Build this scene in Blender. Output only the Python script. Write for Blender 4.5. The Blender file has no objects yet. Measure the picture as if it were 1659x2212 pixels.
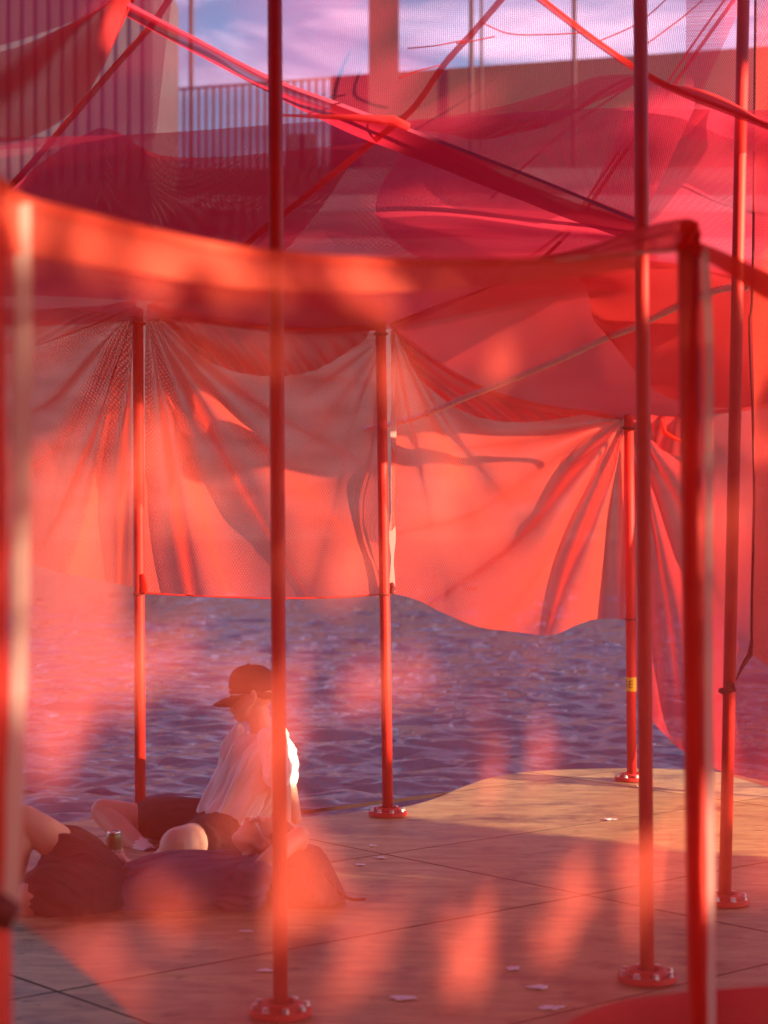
import bpy, bmesh, math, random
import numpy as np
from mathutils import Vector, Matrix, noise
R = math.radians
rng = random.Random(7)
scene = bpy.context.scene
col = scene.collection

# ------------------------------------------------------------------ camera
cd = bpy.data.cameras.new('camera'); cam = bpy.data.objects.new('camera', cd); col.objects.link(cam)
cam.location = (0, 0, 1.6); cam.rotation_euler = (R(90 - 0.12), 0, 0)
cd.sensor_fit = 'VERTICAL'; cd.sensor_height = 36; cd.sensor_width = 27; cd.lens = 70
cd.clip_start = 0.05; cd.clip_end = 3000
cd.dof.use_dof = True; cd.dof.focus_distance = 9.8; cd.dof.aperture_fstop = 2.8
scene.camera = cam

# ------------------------------------------------------------------ light
SUN_AZ, SUN_EL = 24.0, 15.0      # degrees behind the +X axis / above the horizon
S = Vector((math.cos(R(SUN_EL)) * math.cos(R(SUN_AZ)), -math.cos(R(SUN_EL)) * math.sin(R(SUN_AZ)), math.sin(R(SUN_EL))))
world = bpy.data.worlds.new('World'); scene.world = world; world.use_nodes = True
wn = world.node_tree; wn.nodes.clear()
def N(nt, t, **k):
    n = nt.nodes.new(t)
    for a, b in k.items():
        if a.startswith('i_'):
            n.inputs[a[2:].replace('_', ' ')].default_value = b
        else: setattr(n, a, b)
    return n
sky = N(wn, 'ShaderNodeTexSky', sky_type='NISHITA', sun_disc=False, sun_elevation=R(SUN_EL), sun_rotation=math.atan2(S.x, S.y),
        air_density=1.0, dust_density=1.0, ozone_density=5.0)
tc = N(wn, 'ShaderNodeTexCoord')
mp = N(wn, 'ShaderNodeMapping'); mp.inputs['Scale'].default_value = (2.2, 2.2, 9.0); mp.inputs['Rotation'].default_value = (0, R(6), R(20))
nz = N(wn, 'ShaderNodeTexNoise'); nz.inputs['Scale'].default_value = 2.6; nz.inputs['Detail'].default_value = 7; nz.inputs['Roughness'].default_value = .55
nz.inputs['Distortion'].default_value = .6
rp = N(wn, 'ShaderNodeValToRGB'); rp.color_ramp.elements[0].position = .44; rp.color_ramp.elements[1].position = .68
mx = N(wn, 'ShaderNodeMix', data_type='RGBA'); mx.inputs[7].default_value = (8.2, 5.7, 7.6, 1)
bg = N(wn, 'ShaderNodeBackground'); bg.inputs[1].default_value = 0.080
wo = N(wn, 'ShaderNodeOutputWorld')
L = wn.links.new
L(tc.outputs['Generated'], mp.inputs[0]); L(mp.outputs[0], nz.inputs['Vector']); L(nz.outputs['Fac'], rp.inputs[0])
 
sz = N(wn, 'ShaderNodeSeparateXYZ'); L(tc.outputs['Generated'], sz.inputs[0])
lowf = N(wn, 'ShaderNodeMapRange'); lowf.inputs['From Min'].default_value = .24; lowf.inputs['From Max'].default_value = .50; lowf.inputs['To Min'].default_value = 1.0; lowf.inputs['To Max'].default_value = 0.12
L(sz.outputs['Z'], lowf.inputs[0]); cm = N(wn, 'ShaderNodeMath', operation='MULTIPLY'); L(rp.outputs[0], cm.inputs[0]); L(lowf.outputs[0], cm.inputs[1]); L(cm.outputs[0], mx.inputs[0])
L(sky.outputs[0], mx.inputs[6]); L(mx.outputs[2], bg.inputs[0]); L(bg.outputs[0], wo.inputs[0])
sd = bpy.data.lights.new('sun', 'SUN'); sd.energy = 5.0; sd.angle = R(0.53); sd.color = (1.0, .70, .42)
so = bpy.data.objects.new('sun', sd); col.objects.link(so); so.rotation_euler = S.to_track_quat('Z', 'Y').to_euler(); so.location = S * 60
vs = scene.view_settings
vs.view_transform = 'Standard'; vs.look = 'None'; vs.gamma = 1; vs.use_curve_mapping = False; vs.exposure = 1.9
cy = scene.cycles
cy.transparent_max_bounces = 28; cy.max_bounces = 8; cy.diffuse_bounces = 3; cy.transmission_bounces = 4
cy.caustics_reflective = False; cy.caustics_refractive = False; cy.sample_clamp_indirect = 6
cy.use_denoising = True

# ------------------------------------------------------------------ helpers
F, CX, YH = 4301.0, 829.5, 1088.8        # the place was surveyed from the camera point: photo column / row / distance
def U(x, y, Y):
    return Vector((Y * (x - CX) / F, Y, 1.6 - Y * (y - YH - 9.0) / F))
def tag(o, label=None, cat=None, group=None, kind=None):
    if label: o['label'] = label
    if cat: o['category'] = cat
    if group: o['group'] = group
    if kind: o['kind'] = kind
    return o
def empty(name, loc=(0, 0, 0)):
    o = bpy.data.objects.new(name, None); col.objects.link(o); o.location = loc
    return o
def link(name, me, mat, parent=None, smooth=True):
    o = bpy.data.objects.new(name, me); col.objects.link(o)
    if mat is not None: me.materials.append(mat)
    if smooth:
        me.polygons.foreach_set('use_smooth', [True] * len(me.polygons))
    if parent is not None:
        o.parent = parent
        o.matrix_parent_inverse = Matrix.Translation(parent.location).inverted()
    return o
def mesh(name, vs_, fs, mat, parent=None, smooth=True, uv=None):
    me = bpy.data.meshes.new(name); me.from_pydata([tuple(v) for v in vs_], [], fs); me.update()
    if uv is not None:
        l = me.uv_layers.new(name='UVMap')
        idx = np.empty(len(me.loops), dtype=np.int32); me.loops.foreach_get('vertex_index', idx)
        l.data.foreach_set('uv', np.array(uv, dtype=np.float32)[idx].ravel())
    return link(name, me, mat, parent, smooth)
def from_bm(name, bm, mat, parent=None, smooth=True):
    me = bpy.data.meshes.new(name); bm.to_mesh(me); bm.free()
    return link(name, me, mat, parent, smooth)
def catmull(pts, n):
    P = [np.array(p, dtype=float) for p in pts]
    if len(P) == 2: return [P[0] + (P[1] - P[0]) * i / (n - 1) for i in range(n)]
    seg = [np.linalg.norm(P[i + 1] - P[i]) + 1e-9 for i in range(len(P) - 1)]
    tot = sum(seg); out = []
    Q = [2 * P[0] - P[1]] + P + [2 * P[-1] - P[-2]]
    for i in range(n):
        s = tot * i / (n - 1); k = 0
        while k < len(seg) - 1 and s > seg[k]: s -= seg[k]; k += 1
        t = min(1, s / seg[k]); a, b, c, d = Q[k:k + 4]
        out.append(.5 * (2 * b + (c - a) * t + (2 * a - 5 * b + 4 * c - d) * t * t + (3 * b - a - 3 * c + d) * t ** 3))
    return out
def curve(pts, n): return [Vector(p) for p in catmull([tuple(q) for q in pts], n)]
def tube_geo(V, Fc, pts, rad, n=12, caps=True, flat=None):
    """loft rings along pts; rad number / list of numbers or (ra, rb) pairs; flat = preferred side axis"""
    pts = [Vector(p) for p in pts]; m = len(pts)
    if not isinstance(rad, (list, tuple)) : rad = [rad] * m
    up = Vector(flat) if flat else Vector((0, 0, 1))
    base = len(V); prev = None
    for i, p in enumerate(pts):
        t = (pts[min(i + 1, m - 1)] - pts[max(i - 1, 0)])
        if t.length < 1e-9: t = Vector((0, 0, 1))
        t.normalize()
        a = (up - t * up.dot(t)) if prev is None else (prev - t * prev.dot(t))
        if flat: a = up - t * up.dot(t)
        if a.length < 1e-3: a = Vector((1, 0, 0)) - t * t.x
        if a.length < 1e-3: a = Vector((0, 1, 0)) - t * t.y
        a.normalize(); b = t.cross(a); prev = a
        r = rad[i]; ra, rb = (r if isinstance(r, (list, tuple)) else (r, r))
        for k in range(n):
            th = 2 * math.pi * k / n
            V.append(p + a * (ra * math.cos(th)) + b * (rb * math.sin(th)))
    for i in range(m - 1):
        for k in range(n):
            Fc.append((base + i * n + k, base + i * n + (k + 1) % n, base + (i + 1) * n + (k + 1) % n, base + (i + 1) * n + k))
    if caps:
        Fc.append(tuple(base + k for k in range(n))[::-1]); Fc.append(tuple(base + (m - 1) * n + k for k in range(n)))
def tube(name, pts, rad, mat, parent=None, n=12, flat=None, samples=None):
    V, Fc = [], []
    if samples: 
        pts = curve(pts, samples)
    tube_geo(V, Fc, pts, rad, n, True, flat)
    return mesh(name, V, Fc, mat, parent)
def ribbon(name, pts, w, mat, parent=None, n=40, axis=None, tk=.0015, wob=0.0):
    """flat strap of real thickness following pts, its width along axis"""
    P = curve(pts, n); V, Fc = [], []
    for i, p in enumerate(P):
        t = (P[min(i + 1, n - 1)] - P[max(i - 1, 0)]).normalized()
        a = Vector(axis) if axis else t.cross(Vector((0, 1, 0)))
        a = (a - t * a.dot(t)).normalized(); b = t.cross(a)
        ww = w * (1 + wob * noise.noise(p * 9)); oo = b * (wob * .01 * noise.noise(p * 14 + Vector((5, 0, 0))))
        for sa, sb in ((-1, -1), (1, -1), (1, 1), (-1, 1)):
            V.append(p + oo + a * (sa * ww / 2) + b * (sb * tk / 2))
    for i in range(n - 1):
        for k in range(4):
            Fc.append((i * 4 + k, i * 4 + (k + 1) % 4, i * 4 + 4 + (k + 1) % 4, i * 4 + 4 + k))
    Fc += [(3, 2, 1, 0), (n * 4 - 4, n * 4 - 3, n * 4 - 2, n * 4 - 1)]
    return mesh(name, V, Fc, mat, parent, smooth=False)
def box_geo(V, Fc, c, s, rz=0.0):
    b = len(V); ca, sa = math.cos(rz), math.sin(rz)
    for dz in (-1, 1):
        for dx, dy in ((-1, -1), (1, -1), (1, 1), (-1, 1)):
            x, y = dx * s[0] / 2, dy * s[1] / 2
            V.append(Vector((c[0] + x * ca - y * sa, c[1] + x * sa + y * ca, c[2] + dz * s[2] / 2)))
    for f in ((3, 2, 1, 0), (4, 5, 6, 7), (0, 1, 5, 4), (1, 2, 6, 5), (2, 3, 7, 6), (3, 0, 4, 7)):
        Fc.append(tuple(b + i for i in f))
def box(name, c, s, mat, parent=None, rz=0.0):
    V, Fc = [], []; box_geo(V, Fc, c, s, rz); return mesh(name, V, Fc, mat, parent, smooth=False)

# ------------------------------------------------------------------ materials
def newmat(name):
    m = bpy.data.materials.new(name); m.use_nodes = True; m.node_tree.nodes.clear(); return m, m.node_tree
def solid(name, c, rough=.5, metal=0.0, var=.12, scale=8.0, bump=0.0, bscale=60.0, coat=0.0, sss=0.0, stretch=(1, 1, 1)):
    m, nt = newmat(name); l = nt.links.new
    p = N(nt, 'ShaderNodeBsdfPrincipled'); o = N(nt, 'ShaderNodeOutputMaterial'); l(p.outputs[0], o.inputs[0])
    p.inputs['Roughness'].default_value = rough; p.inputs['Metallic'].default_value = metal; p.inputs['Coat Weight'].default_value = coat
    if sss: p.inputs['Subsurface Weight'].default_value = sss; p.inputs['Subsurface Radius'].default_value = (.012, .005, .003); p.inputs['Subsurface Scale'].default_value = 1
    t = N(nt, 'ShaderNodeTexCoord'); mp_ = N(nt, 'ShaderNodeMapping'); mp_.inputs['Scale'].default_value = stretch
    n1 = N(nt, 'ShaderNodeTexNoise'); n1.inputs['Scale'].default_value = scale; n1.inputs['Detail'].default_value = 6
    l(t.outputs['Object'], mp_.inputs[0]); l(mp_.outputs[0], n1.inputs['Vector'])
    mr = N(nt, 'ShaderNodeMapRange'); mr.inputs['From Min'].default_value = .3; mr.inputs['From Max'].default_value = .7
    mr.inputs['To Min'].default_value = 1 - var; mr.inputs['To Max'].default_value = 1 + var
    hs = N(nt, 'ShaderNodeVectorMath', operation='SCALE'); hs.inputs[0].default_value = c[:3]
    l(n1.outputs['Fac'], mr.inputs[0]); l(mr.outputs[0], hs.inputs['Scale']); l(hs.outputs[0], p.inputs['Base Color'])
    if bump:
        n2 = N(nt, 'ShaderNodeTexNoise'); n2.inputs['Scale'].default_value = bscale; n2.inputs['Detail'].default_value = 4
        l(mp_.outputs[0], n2.inputs['Vector']); b = N(nt, 'ShaderNodeBump'); b.inputs['Strength'].default_value = bump; b.inputs['Distance'].default_value = .01
        l(n2.outputs['Fac'], b.inputs['Height']); l(b.outputs[0], p.inputs['Normal'])
    return m
def fabric(name, c, cover, trans=.55, weave=.35, period=.008, thin_tint=(1, .93, .95)):
    """open knitted mesh: yarns scatter and pass light, holes let it through; seen at a slant the holes close"""
    m, nt = newmat(name); l = nt.links.new
    o = N(nt, 'ShaderNodeOutputMaterial')
    d = N(nt, 'ShaderNodeBsdfDiffuse'); d.inputs[0].default_value = (*c, 1)
    tr = N(nt, 'ShaderNodeBsdfTranslucent'); tr.inputs[0].default_value = (min(1, c[0] * 1.05), c[1] * .95, c[2] * .9, 1)
    mt = N(nt, 'ShaderNodeMixShader'); mt.inputs[0].default_value = trans; l(d.outputs[0], mt.inputs[1]); l(tr.outputs[0], mt.inputs[2])
    tp = N(nt, 'ShaderNodeBsdfTransparent'); tp.inputs[0].default_value = (*thin_tint, 1)
    g = N(nt, 'ShaderNodeNewGeometry'); dt = N(nt, 'ShaderNodeVectorMath', operation='DOT_PRODUCT')
    l(g.outputs['True Normal'], dt.inputs[0]); l(g.outputs['Incoming'], dt.inputs[1])
    ab = N(nt, 'ShaderNodeMath', operation='ABSOLUTE'); l(dt.outputs['Value'], ab.inputs[0])
    mxm = N(nt, 'ShaderNodeMath', operation='MAXIMUM'); mxm.inputs[1].default_value = .3; l(ab.outputs[0], mxm.inputs[0])
    iv = N(nt, 'ShaderNodeMath', operation='DIVIDE'); iv.inputs[0].default_value = 1; l(mxm.outputs[0], iv.inputs[1])
    # weave
    uv = N(nt, 'ShaderNodeUVMap'); sx = N(nt, 'ShaderNodeSeparateXYZ'); l(uv.outputs[0], sx.inputs[0])
    k = 2 * math.pi / period
    a = N(nt, 'ShaderNodeMath', operation='MULTIPLY'); a.inputs[1].default_value = k; l(sx.outputs[0], a.inputs[0])
    b = N(nt, 'ShaderNodeMath', operation='MULTIPLY'); b.inputs[1].default_value = k * .58; l(sx.outputs[1], b.inputs[0])
    sa = N(nt, 'ShaderNodeMath', operation='SINE'); l(a.outputs[0], sa.inputs[0]); sb = N(nt, 'ShaderNodeMath', operation='SINE'); l(b.outputs[0], sb.inputs[0])
    pr = N(nt, 'ShaderNodeMath', operation='MULTIPLY'); l(sa.outputs[0], pr.inputs[0]); l(sb.outputs[0], pr.inputs[1])
    # open fraction = (1-cover) * (1 + weave*k)
    lo = N(nt, 'ShaderNodeTexNoise'); lo.inputs['Scale'].default_value = 3.0; lo.inputs['Detail'].default_value = 3; l(uv.outputs[0], lo.inputs['Vector'])
    lm = N(nt, 'ShaderNodeMapRange'); lm.inputs['From Min'].default_value = .3; lm.inputs['From Max'].default_value = .7; lm.inputs['To Min'].default_value = .93; lm.inputs['To Max'].default_value = 1.06
    l(lo.outputs['Fac'], lm.inputs[0])
    ma = N(nt, 'ShaderNodeMath', operation='MULTIPLY_ADD'); ma.inputs[1].default_value = weave * 1.6; ma.inputs[2].default_value = 1.0; l(pr.outputs[0], ma.inputs[0])
    m2 = N(nt, 'ShaderNodeMath', operation='MULTIPLY'); l(ma.outputs[0], m2.inputs[0]); l(lm.outputs[0], m2.inputs[1])
    m3 = N(nt, 'ShaderNodeMath', operation='MULTIPLY', use_clamp=True); m3.inputs[1].default_value = 1 - cover; l(m2.outputs[0], m3.inputs[0])
    pw = N(nt, 'ShaderNodeMath', operation='POWER'); l(m3.outputs[0], pw.inputs[0]); l(iv.outputs[0], pw.inputs[1])
    ms = N(nt, 'ShaderNodeMixShader'); l(pw.outputs[0], ms.inputs[0]); l(mt.outputs[0], ms.inputs[1]); l(tp.outputs[0], ms.inputs[2])
    l(ms.outputs[0], o.inputs[0])
    return m
RED = (.84, .105, .072)
M = {}
M['mesh'] = fabric('red_mesh', RED, .41, period=.014, weave=.30)
M['mesh_near'] = fabric('red_mesh_front', (.93, .16, .115), .25, period=.006)
M['mesh_roof'] = fabric('red_mesh_roof', (.80, .065, .15), .44, trans=.5, weave=.5, period=.009)
M['mesh_hem'] = fabric('red_mesh_front_hem', (.93, .19, .13), .44)
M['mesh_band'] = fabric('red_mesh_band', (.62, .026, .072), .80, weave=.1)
M['mesh_dense'] = fabric('red_mesh_dense', (.76, .06, .07), .56, weave=.2)
M['hem'] = fabric('red_hem', (.88, .06, .035), .88, weave=.1)
M['tape'] = fabric('clear_tape', (.80, .66, .64), .66, trans=.4, weave=.5, period=.006, thin_tint=(1, 1, 1))
M['pole'] = solid('red_paint', (.58, .018, .012), .62, var=.16, scale=5, bump=.08, bscale=40, coat=0)
M['steel'] = solid('zinc_bolt', (.62, .62, .64), .35, metal=.9, var=.15, scale=30)
M['cord'] = solid('dark_red_cord', (.16, .012, .015), .8, bump=.4, bscale=300)
M['rope'] = solid('white_rope', (.92, .90, .88), .8, bump=.8, bscale=260, var=.2, scale=120)
M['yellow'] = solid('yellow_tape', (.85, .60, .02), .45, var=.08)
M['ink'] = solid('black_ink', (.02, .02, .02), .6)
M['skin'] = solid('skin', (.66, .36, .26), .5, var=.08, scale=9, bump=.06, bscale=200, sss=.15)
M['white'] = solid('white_cotton', (.80, .78, .78), .9, var=.05, bump=.25, bscale=900)
M['grey'] = solid('mauve_cotton', (.17, .12, .19), .9, var=.08, bump=.25, bscale=900)
M['black'] = solid('dark_cloth', (.022, .018, .022), .9, var=.25, bump=.3, bscale=500)
M['blue'] = solid('dark_nylon', (.05, .02, .025), .75, var=.3, bump=.5, bscale=120)
M['capm'] = solid('black_twill', (.018, .014, .018), .9, var=.25, bump=.3, bscale=700)
M['hair'] = solid('brown_hair', (.045, .025, .015), .7, bump=.6, bscale=300)
M['glass'] = solid('dark_lens', (.02, .02, .025), .08, coat=1)
M['green'] = solid('green_can', (.03, .17, .05), .25, metal=.4, coat=.5, var=.05)
M['alu'] = solid('aluminium', (.75, .75, .76), .25, metal=1)
M['print'] = solid('white_print', (.75, .75, .72), .4)
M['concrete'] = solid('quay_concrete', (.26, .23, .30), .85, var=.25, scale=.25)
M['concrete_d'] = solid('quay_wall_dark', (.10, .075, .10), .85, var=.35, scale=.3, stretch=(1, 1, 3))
M['brown'] = solid('brown_brick', (.050, .026, .02), .85, var=.18, scale=.4)
M['slat'] = solid('grey_slat', (.11, .10, .12), .7, var=.15, scale=.5)
M['darkglass'] = solid('window_glass', (.03, .03, .04), .12)
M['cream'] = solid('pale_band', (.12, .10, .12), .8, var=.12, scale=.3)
M['galv'] = solid('lamp_steel', (.06, .035, .03), .7)
M['yel_cloth'] = solid('yellow_trousers', (.75, .40, .02), .9)
M['chip'] = solid('pale_flake', (.82, .76, .80), .8, var=.2, scale=40)
M['bark'] = solid('bark', (.10, .07, .05), .9, bump=.8, bscale=20, var=.3)
M['leaf'] = solid('leaf', (.06, .10, .025), .6, var=.3)
M['under'] = solid('float_side', (.015, .012, .012), .8, var=.3)
def plywood():
    m, nt = newmat('plywood'); l = nt.links.new
    p = N(nt, 'ShaderNodeBsdfPrincipled'); o = N(nt, 'ShaderNodeOutputMaterial'); l(p.outputs[0], o.inputs[0])
    t = N(nt, 'ShaderNodeTexCoord'); oi = N(nt, 'ShaderNodeObjectInfo')
    mp_ = N(nt, 'ShaderNodeMapping'); mp_.inputs['Rotation'].default_value = (0, 0, R(-40.6)); mp_.inputs['Scale'].default_value = (1.0, 3.2, 1)
    l(t.outputs['Object'], mp_.inputs[0])
    off = N(nt, 'ShaderNodeVectorMath', operation='SCALE'); l(oi.outputs['Location'], off.inputs[0])
    g = N(nt, 'ShaderNodeTexNoise'); g.inputs['Scale'].default_value = 3.5; g.inputs['Detail'].default_value = 8; g.inputs['Roughness'].default_value = .65; g.inputs['Distortion'].default_value = .8
    l(mp_.outputs[0], g.inputs['Vector'])
    r1 = N(nt, 'ShaderNodeValToRGB'); e = r1.color_ramp.elements
    e[0].position = .36; e[0].color = (.30, .19, .085, 1); e[1].position = .64; e[1].color = (.54, .385, .165, 1); l(g.outputs['Fac'], r1.inputs[0])
    # blotches / footprints
    s = N(nt, 'ShaderNodeTexNoise'); s.inputs['Scale'].default_value = 2.4; s.inputs['Detail'].default_value = 9; s.inputs['Roughness'].default_value = .6; l(t.outputs['Object'], s.inputs['Vector'])
    r2 = N(nt, 'ShaderNodeValToRGB'); e = r2.color_ramp.elements; e[0].position = .34; e[0].color = (.28, .25, .26, 1); e[1].position = .47; e[1].color = (1, 1, 1, 1); l(s.outputs['Fac'], r2.inputs[0])
    s3 = N(nt, 'ShaderNodeTexNoise'); s3.inputs['Scale'].default_value = 11; s3.inputs['Detail'].default_value = 5; l(mp_.outputs[0], s3.inputs['Vector'])
    mp3 = N(nt, 'ShaderNodeMapping'); mp3.inputs['Scale'].default_value = (1, 1.6, 1); l(t.outputs['Object'], mp3.inputs[0]); l(mp3.outputs[0], s3.inputs['Vector'])
    r3 = N(nt, 'ShaderNodeValToRGB'); e = r3.color_ramp.elements; e[0].position = .30; e[0].color = (.35, .3, .3, 1); e[1].position = .38; e[1].color = (1, 1, 1, 1); l(s3.outputs['Fac'], r3.inputs[0])
    a = N(nt, 'ShaderNodeMix', data_type='RGBA', blend_type='MULTIPLY'); a.inputs[0].default_value = 1.0; l(r1.outputs[0], a.inputs[6]); l(r2.outputs[0], a.inputs[7])
    b = N(nt, 'ShaderNodeMix', data_type='RGBA', blend_type='MULTIPLY'); b.inputs[0].default_value = .9; l(a.outputs[2], b.inputs[6]); l(r3.outputs[0], b.inputs[7])
    vr = N(nt, 'ShaderNodeMapRange'); vr.inputs['To Min'].default_value = .85; vr.inputs['To Max'].default_value = 1.12; l(oi.outputs['Random'], vr.inputs[0])
    c = N(nt, 'ShaderNodeVectorMath', operation='SCALE'); l(b.outputs[2], c.inputs[0]); l(vr.outputs[0], c.inputs['Scale']); l(c.outputs[0], p.inputs['Base Color'])
    rr = N(nt, 'ShaderNodeMapRange'); rr.inputs['To Min'].default_value = .35; rr.inputs['To Max'].default_value = .65; l(s.outputs['Fac'], rr.inputs[0]); l(rr.outputs[0], p.inputs['Roughness'])
    bp = N(nt, 'ShaderNodeBump'); bp.inputs['Strength'].default_value = .25; bp.inputs['Distance'].default_value = .004; l(g.outputs['Fac'], bp.inputs['Height']); l(bp.outputs[0], p.inputs['Normal'])
    return m
M['ply'] = plywood()
def watermat():
    m, nt = newmat('harbour_water'); l = nt.links.new
    p = N(nt, 'ShaderNodeBsdfPrincipled'); o = N(nt, 'ShaderNodeOutputMaterial'); l(p.outputs[0], o.inputs[0])
    p.inputs['Base Color'].default_value = (.012, .022, .060, 1); p.inputs['Roughness'].default_value = .03; p.inputs['IOR'].default_value = 1.33
    t = N(nt, 'ShaderNodeTexCoord'); mp_ = N(nt, 'ShaderNodeMapping'); mp_.inputs['Scale'].default_value = (1, 1.7, 1); l(t.outputs['Object'], mp_.inputs[0])
    n = N(nt, 'ShaderNodeTexNoise'); n.inputs['Scale'].default_value = 4.5; n.inputs['Detail'].default_value = 4; l(mp_.outputs[0], n.inputs['Vector'])
    b = N(nt, 'ShaderNodeBump'); b.inputs['Strength'].default_value = .8; b.inputs['Distance'].default_value = .035; l(n.outputs['Fac'], b.inputs['Height']); l(b.outputs[0], p.inputs['Normal'])
    return m
M['water'] = watermat()

# ------------------------------------------------------------------ water
WZ = -.30
def build_water():
    ny, nx = 620, 460
    ys = np.empty(ny); t = np.linspace(0, 1, ny)
    ys = 1 / ((1 - t) / 8.8 + t / 125.0)            # denser near
    W = np.linspace(-1, 1, nx)
    Y = np.repeat(ys[:, None], nx, 1); X = W[None, :] * (Y * .24 + 1.2)
    H = np.zeros_like(X); r = np.random.RandomState(4)
    for i in range(64):
        lam = .11 * (1.045 ** i)
        if i % 16 == 15: lam = r.uniform(1.4, 2.6)
        th = r.normal(math.pi / 2 + .08, .42)
        k = 2 * math.pi / lam; amp = .0078 * lam ** .85 * (1 if lam < 1 else .5)
        ph = r.uniform(0, 6.28)
        wob = .5 * np.sin(X * r.uniform(.2, .9) + Y * r.uniform(.2, .9) + r.uniform(0, 6))
        fade = np.clip((lam / (Y * 0.0065)), 0, 1)
        H += fade * amp * np.sin(k * (X * math.cos(th) + Y * math.sin(th)) + ph + wob * 1.5)
    V = np.stack([X, Y, H + WZ], -1).reshape(-1, 3)
    idx = np.arange(ny * nx).reshape(ny, nx)
    q = np.stack([idx[:-1, :-1], idx[:-1, 1:], idx[1:, 1:], idx[1:, :-1]], -1).reshape(-1, 4)
    me = bpy.data.meshes.new('water'); me.vertices.add(len(V)); me.vertices.foreach_set('co', V.ravel())
    me.loops.add(q.size); me.loops.foreach_set('vertex_index', q.ravel().astype(np.int32))
    me.polygons.add(len(q)); me.polygons.foreach_set('loop_start', np.arange(0, q.size, 4)); me.update(calc_edges=True)
    o = link('water', me, M['water']); tag(o, kind='structure')
    s = 900
    o2 = mesh('harbour_basin', [(-s, -s, WZ - .15), (s, -s, WZ - .15), (s, s, WZ - .15), (-s, s, WZ - .15)], [(0, 1, 2, 3)], M['water'], smooth=False)
    tag(o2, kind='structure')
build_water()

# ------------------------------------------------------------------ deck
e1 = Vector((.759, .651)).normalized(); e2 = Vector((-e1.y, e1.x))
edge_px = [(1, 1788), (130, 1778), (240, 1770), (400, 1769), (640, 1766), (720, 1761), (800, 1752), (870, 1744), (930, 1729), (1000, 1701), (1060, 1681), (1130, 1669), (1200, 1664),
           (1300, 1661), (1400, 1661), (1480, 1663), (1560, 1670), (1659, 1690), (1760, 1718), (1900, 1760)]
def ground(x, y):
    v = y - YH - 9.0; Y = 1.6 * F / v
    return Vector((Y * (x - CX) / F, Y))
outline = [Vector((p[0], p[1])) for p in catmull([tuple(ground(*p)) for p in edge_px], 90)]
outline = [Vector((-9, -8)), Vector((-9, 7.0)), Vector((-5, 9.6))] + outline + [Vector((5.5, 7.0)), Vector((9.0, 5.5)), Vector((15, 2)), Vector((15, -8))]
def clip(poly, p, n):
    out = []
    for i in range(len(poly)):
        a, b = poly[i], poly[(i + 1) % len(poly)]; da, db = (a - p).dot(n), (b - p).dot(n)
        if da >= 0: out.append(a)
        if (da >= 0) != (db >= 0): out.append(a + (b - a) * (da / (da - db)))
    return out
def prism(name, poly, z0, z1, mat, parent=None):
    bm = bmesh.new(); vb = [bm.verts.new((p.x, p.y, z1)) for p in poly]
    bm.verts.ensure_lookup_table(); f = bm.faces.new(vb)
    if f.normal.z < 0 or f.calc_area() and False: f.normal_flip()
    f.normal_update()
    if f.normal.z < 0: f.normal_flip()
    r = bmesh.ops.extrude_face_region(bm, geom=[f])
    for v in r['geom']:
        if isinstance(v, bmesh.types.BMVert): v.co.z = z0
    bmesh.ops.recalc_face_normals(bm, faces=bm.faces)
    return from_bm(name, bm, mat, parent, smooth=False)
deck = prism('deck', outline, -.24, -.021, M['under']); tag(deck, kind='structure')
n = 0
for i in range(-6, 9):
    for j in range(-8, 9):
        a0 = 3.467 + 2.52 * i; b0 = 5.702 + 1.279 * j; g = .006
        poly = outline
        for (p, nn) in ((e1 * (a0 + g), e1), (e1 * (a0 + 2.52 - g), -e1), (e2 * (b0 + g), e2), (e2 * (b0 + 1.279 - g), -e2)):
            poly = clip(poly, p, nn)
            if len(poly) < 3: break
        if len(poly) < 3: continue
        ar = abs(sum(poly[k].x * poly[(k + 1) % len(poly)].y - poly[k].y * poly[(k + 1) % len(poly)].x for k in range(len(poly)))) / 2
        if ar < .02: continue
        dz = rng.uniform(-.0004, .0004)
        o = prism('plywood_sheet', poly, -.019, 0 + dz, M['ply'], deck); o.data.materials.append(M['under'])
        for f in o.data.polygons:
            if abs(f.normal.z) < .5: f.material_index = 1
# pale flakes lying on the deck
flakes = [(877, 2160, .085, 'largest pale flake, lying on the deck left of the middle'), (1162, 2137, .05, 'small pale flake beside the reddish light patch on the deck'),
          (1110, 2096, .05, 'thin pale flake on the deck in front of the right pole'), (1188, 2181, .07, 'long thin pale flake near the bottom of the deck'),
          (1322, 1773, .06, 'pale flake on the sunlit yellow plywood'), (778, 1871, .045, 'little pale flake right of the dark bag'),
          (808, 1830, .04, 'little pale flake beside the panel joint behind the bag'), (823, 1856, .045, 'cross-shaped pale flake right of the bag'), (529, 2015, .04, 'faint pale flake in front of the lying man'),
          (575, 2100, .05, 'faint pale flake on the deck left of the near pole')]
for (x, y, s, lab) in flakes:
    g = ground(x, y); V, Fc = [], []; k = 14
    for z in (.003, .0055):
        for q in range(k):
            th = 2 * math.pi * q / k; r = s * 1.35 * (.35 + .65 * abs(noise.noise(Vector((q * 1.7, x * .1, y * .1)))) * 1.8) * .6
            V.append(Vector((g.x + r * math.cos(th), g.y + r * .8 * math.sin(th), z + .003 * rng.random())))
    Fc.append(tuple(range(k, 2 * k))); Fc.append(tuple(range(k))[::-1])
    Fc += [(q, (q + 1) % k, k + (q + 1) % k, k + q) for q in range(k)]
    tag(mesh('dry_flake', V, Fc, M['chip'], smooth=False), lab, 'flake', 'pale flakes scattered on the deck')

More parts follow.
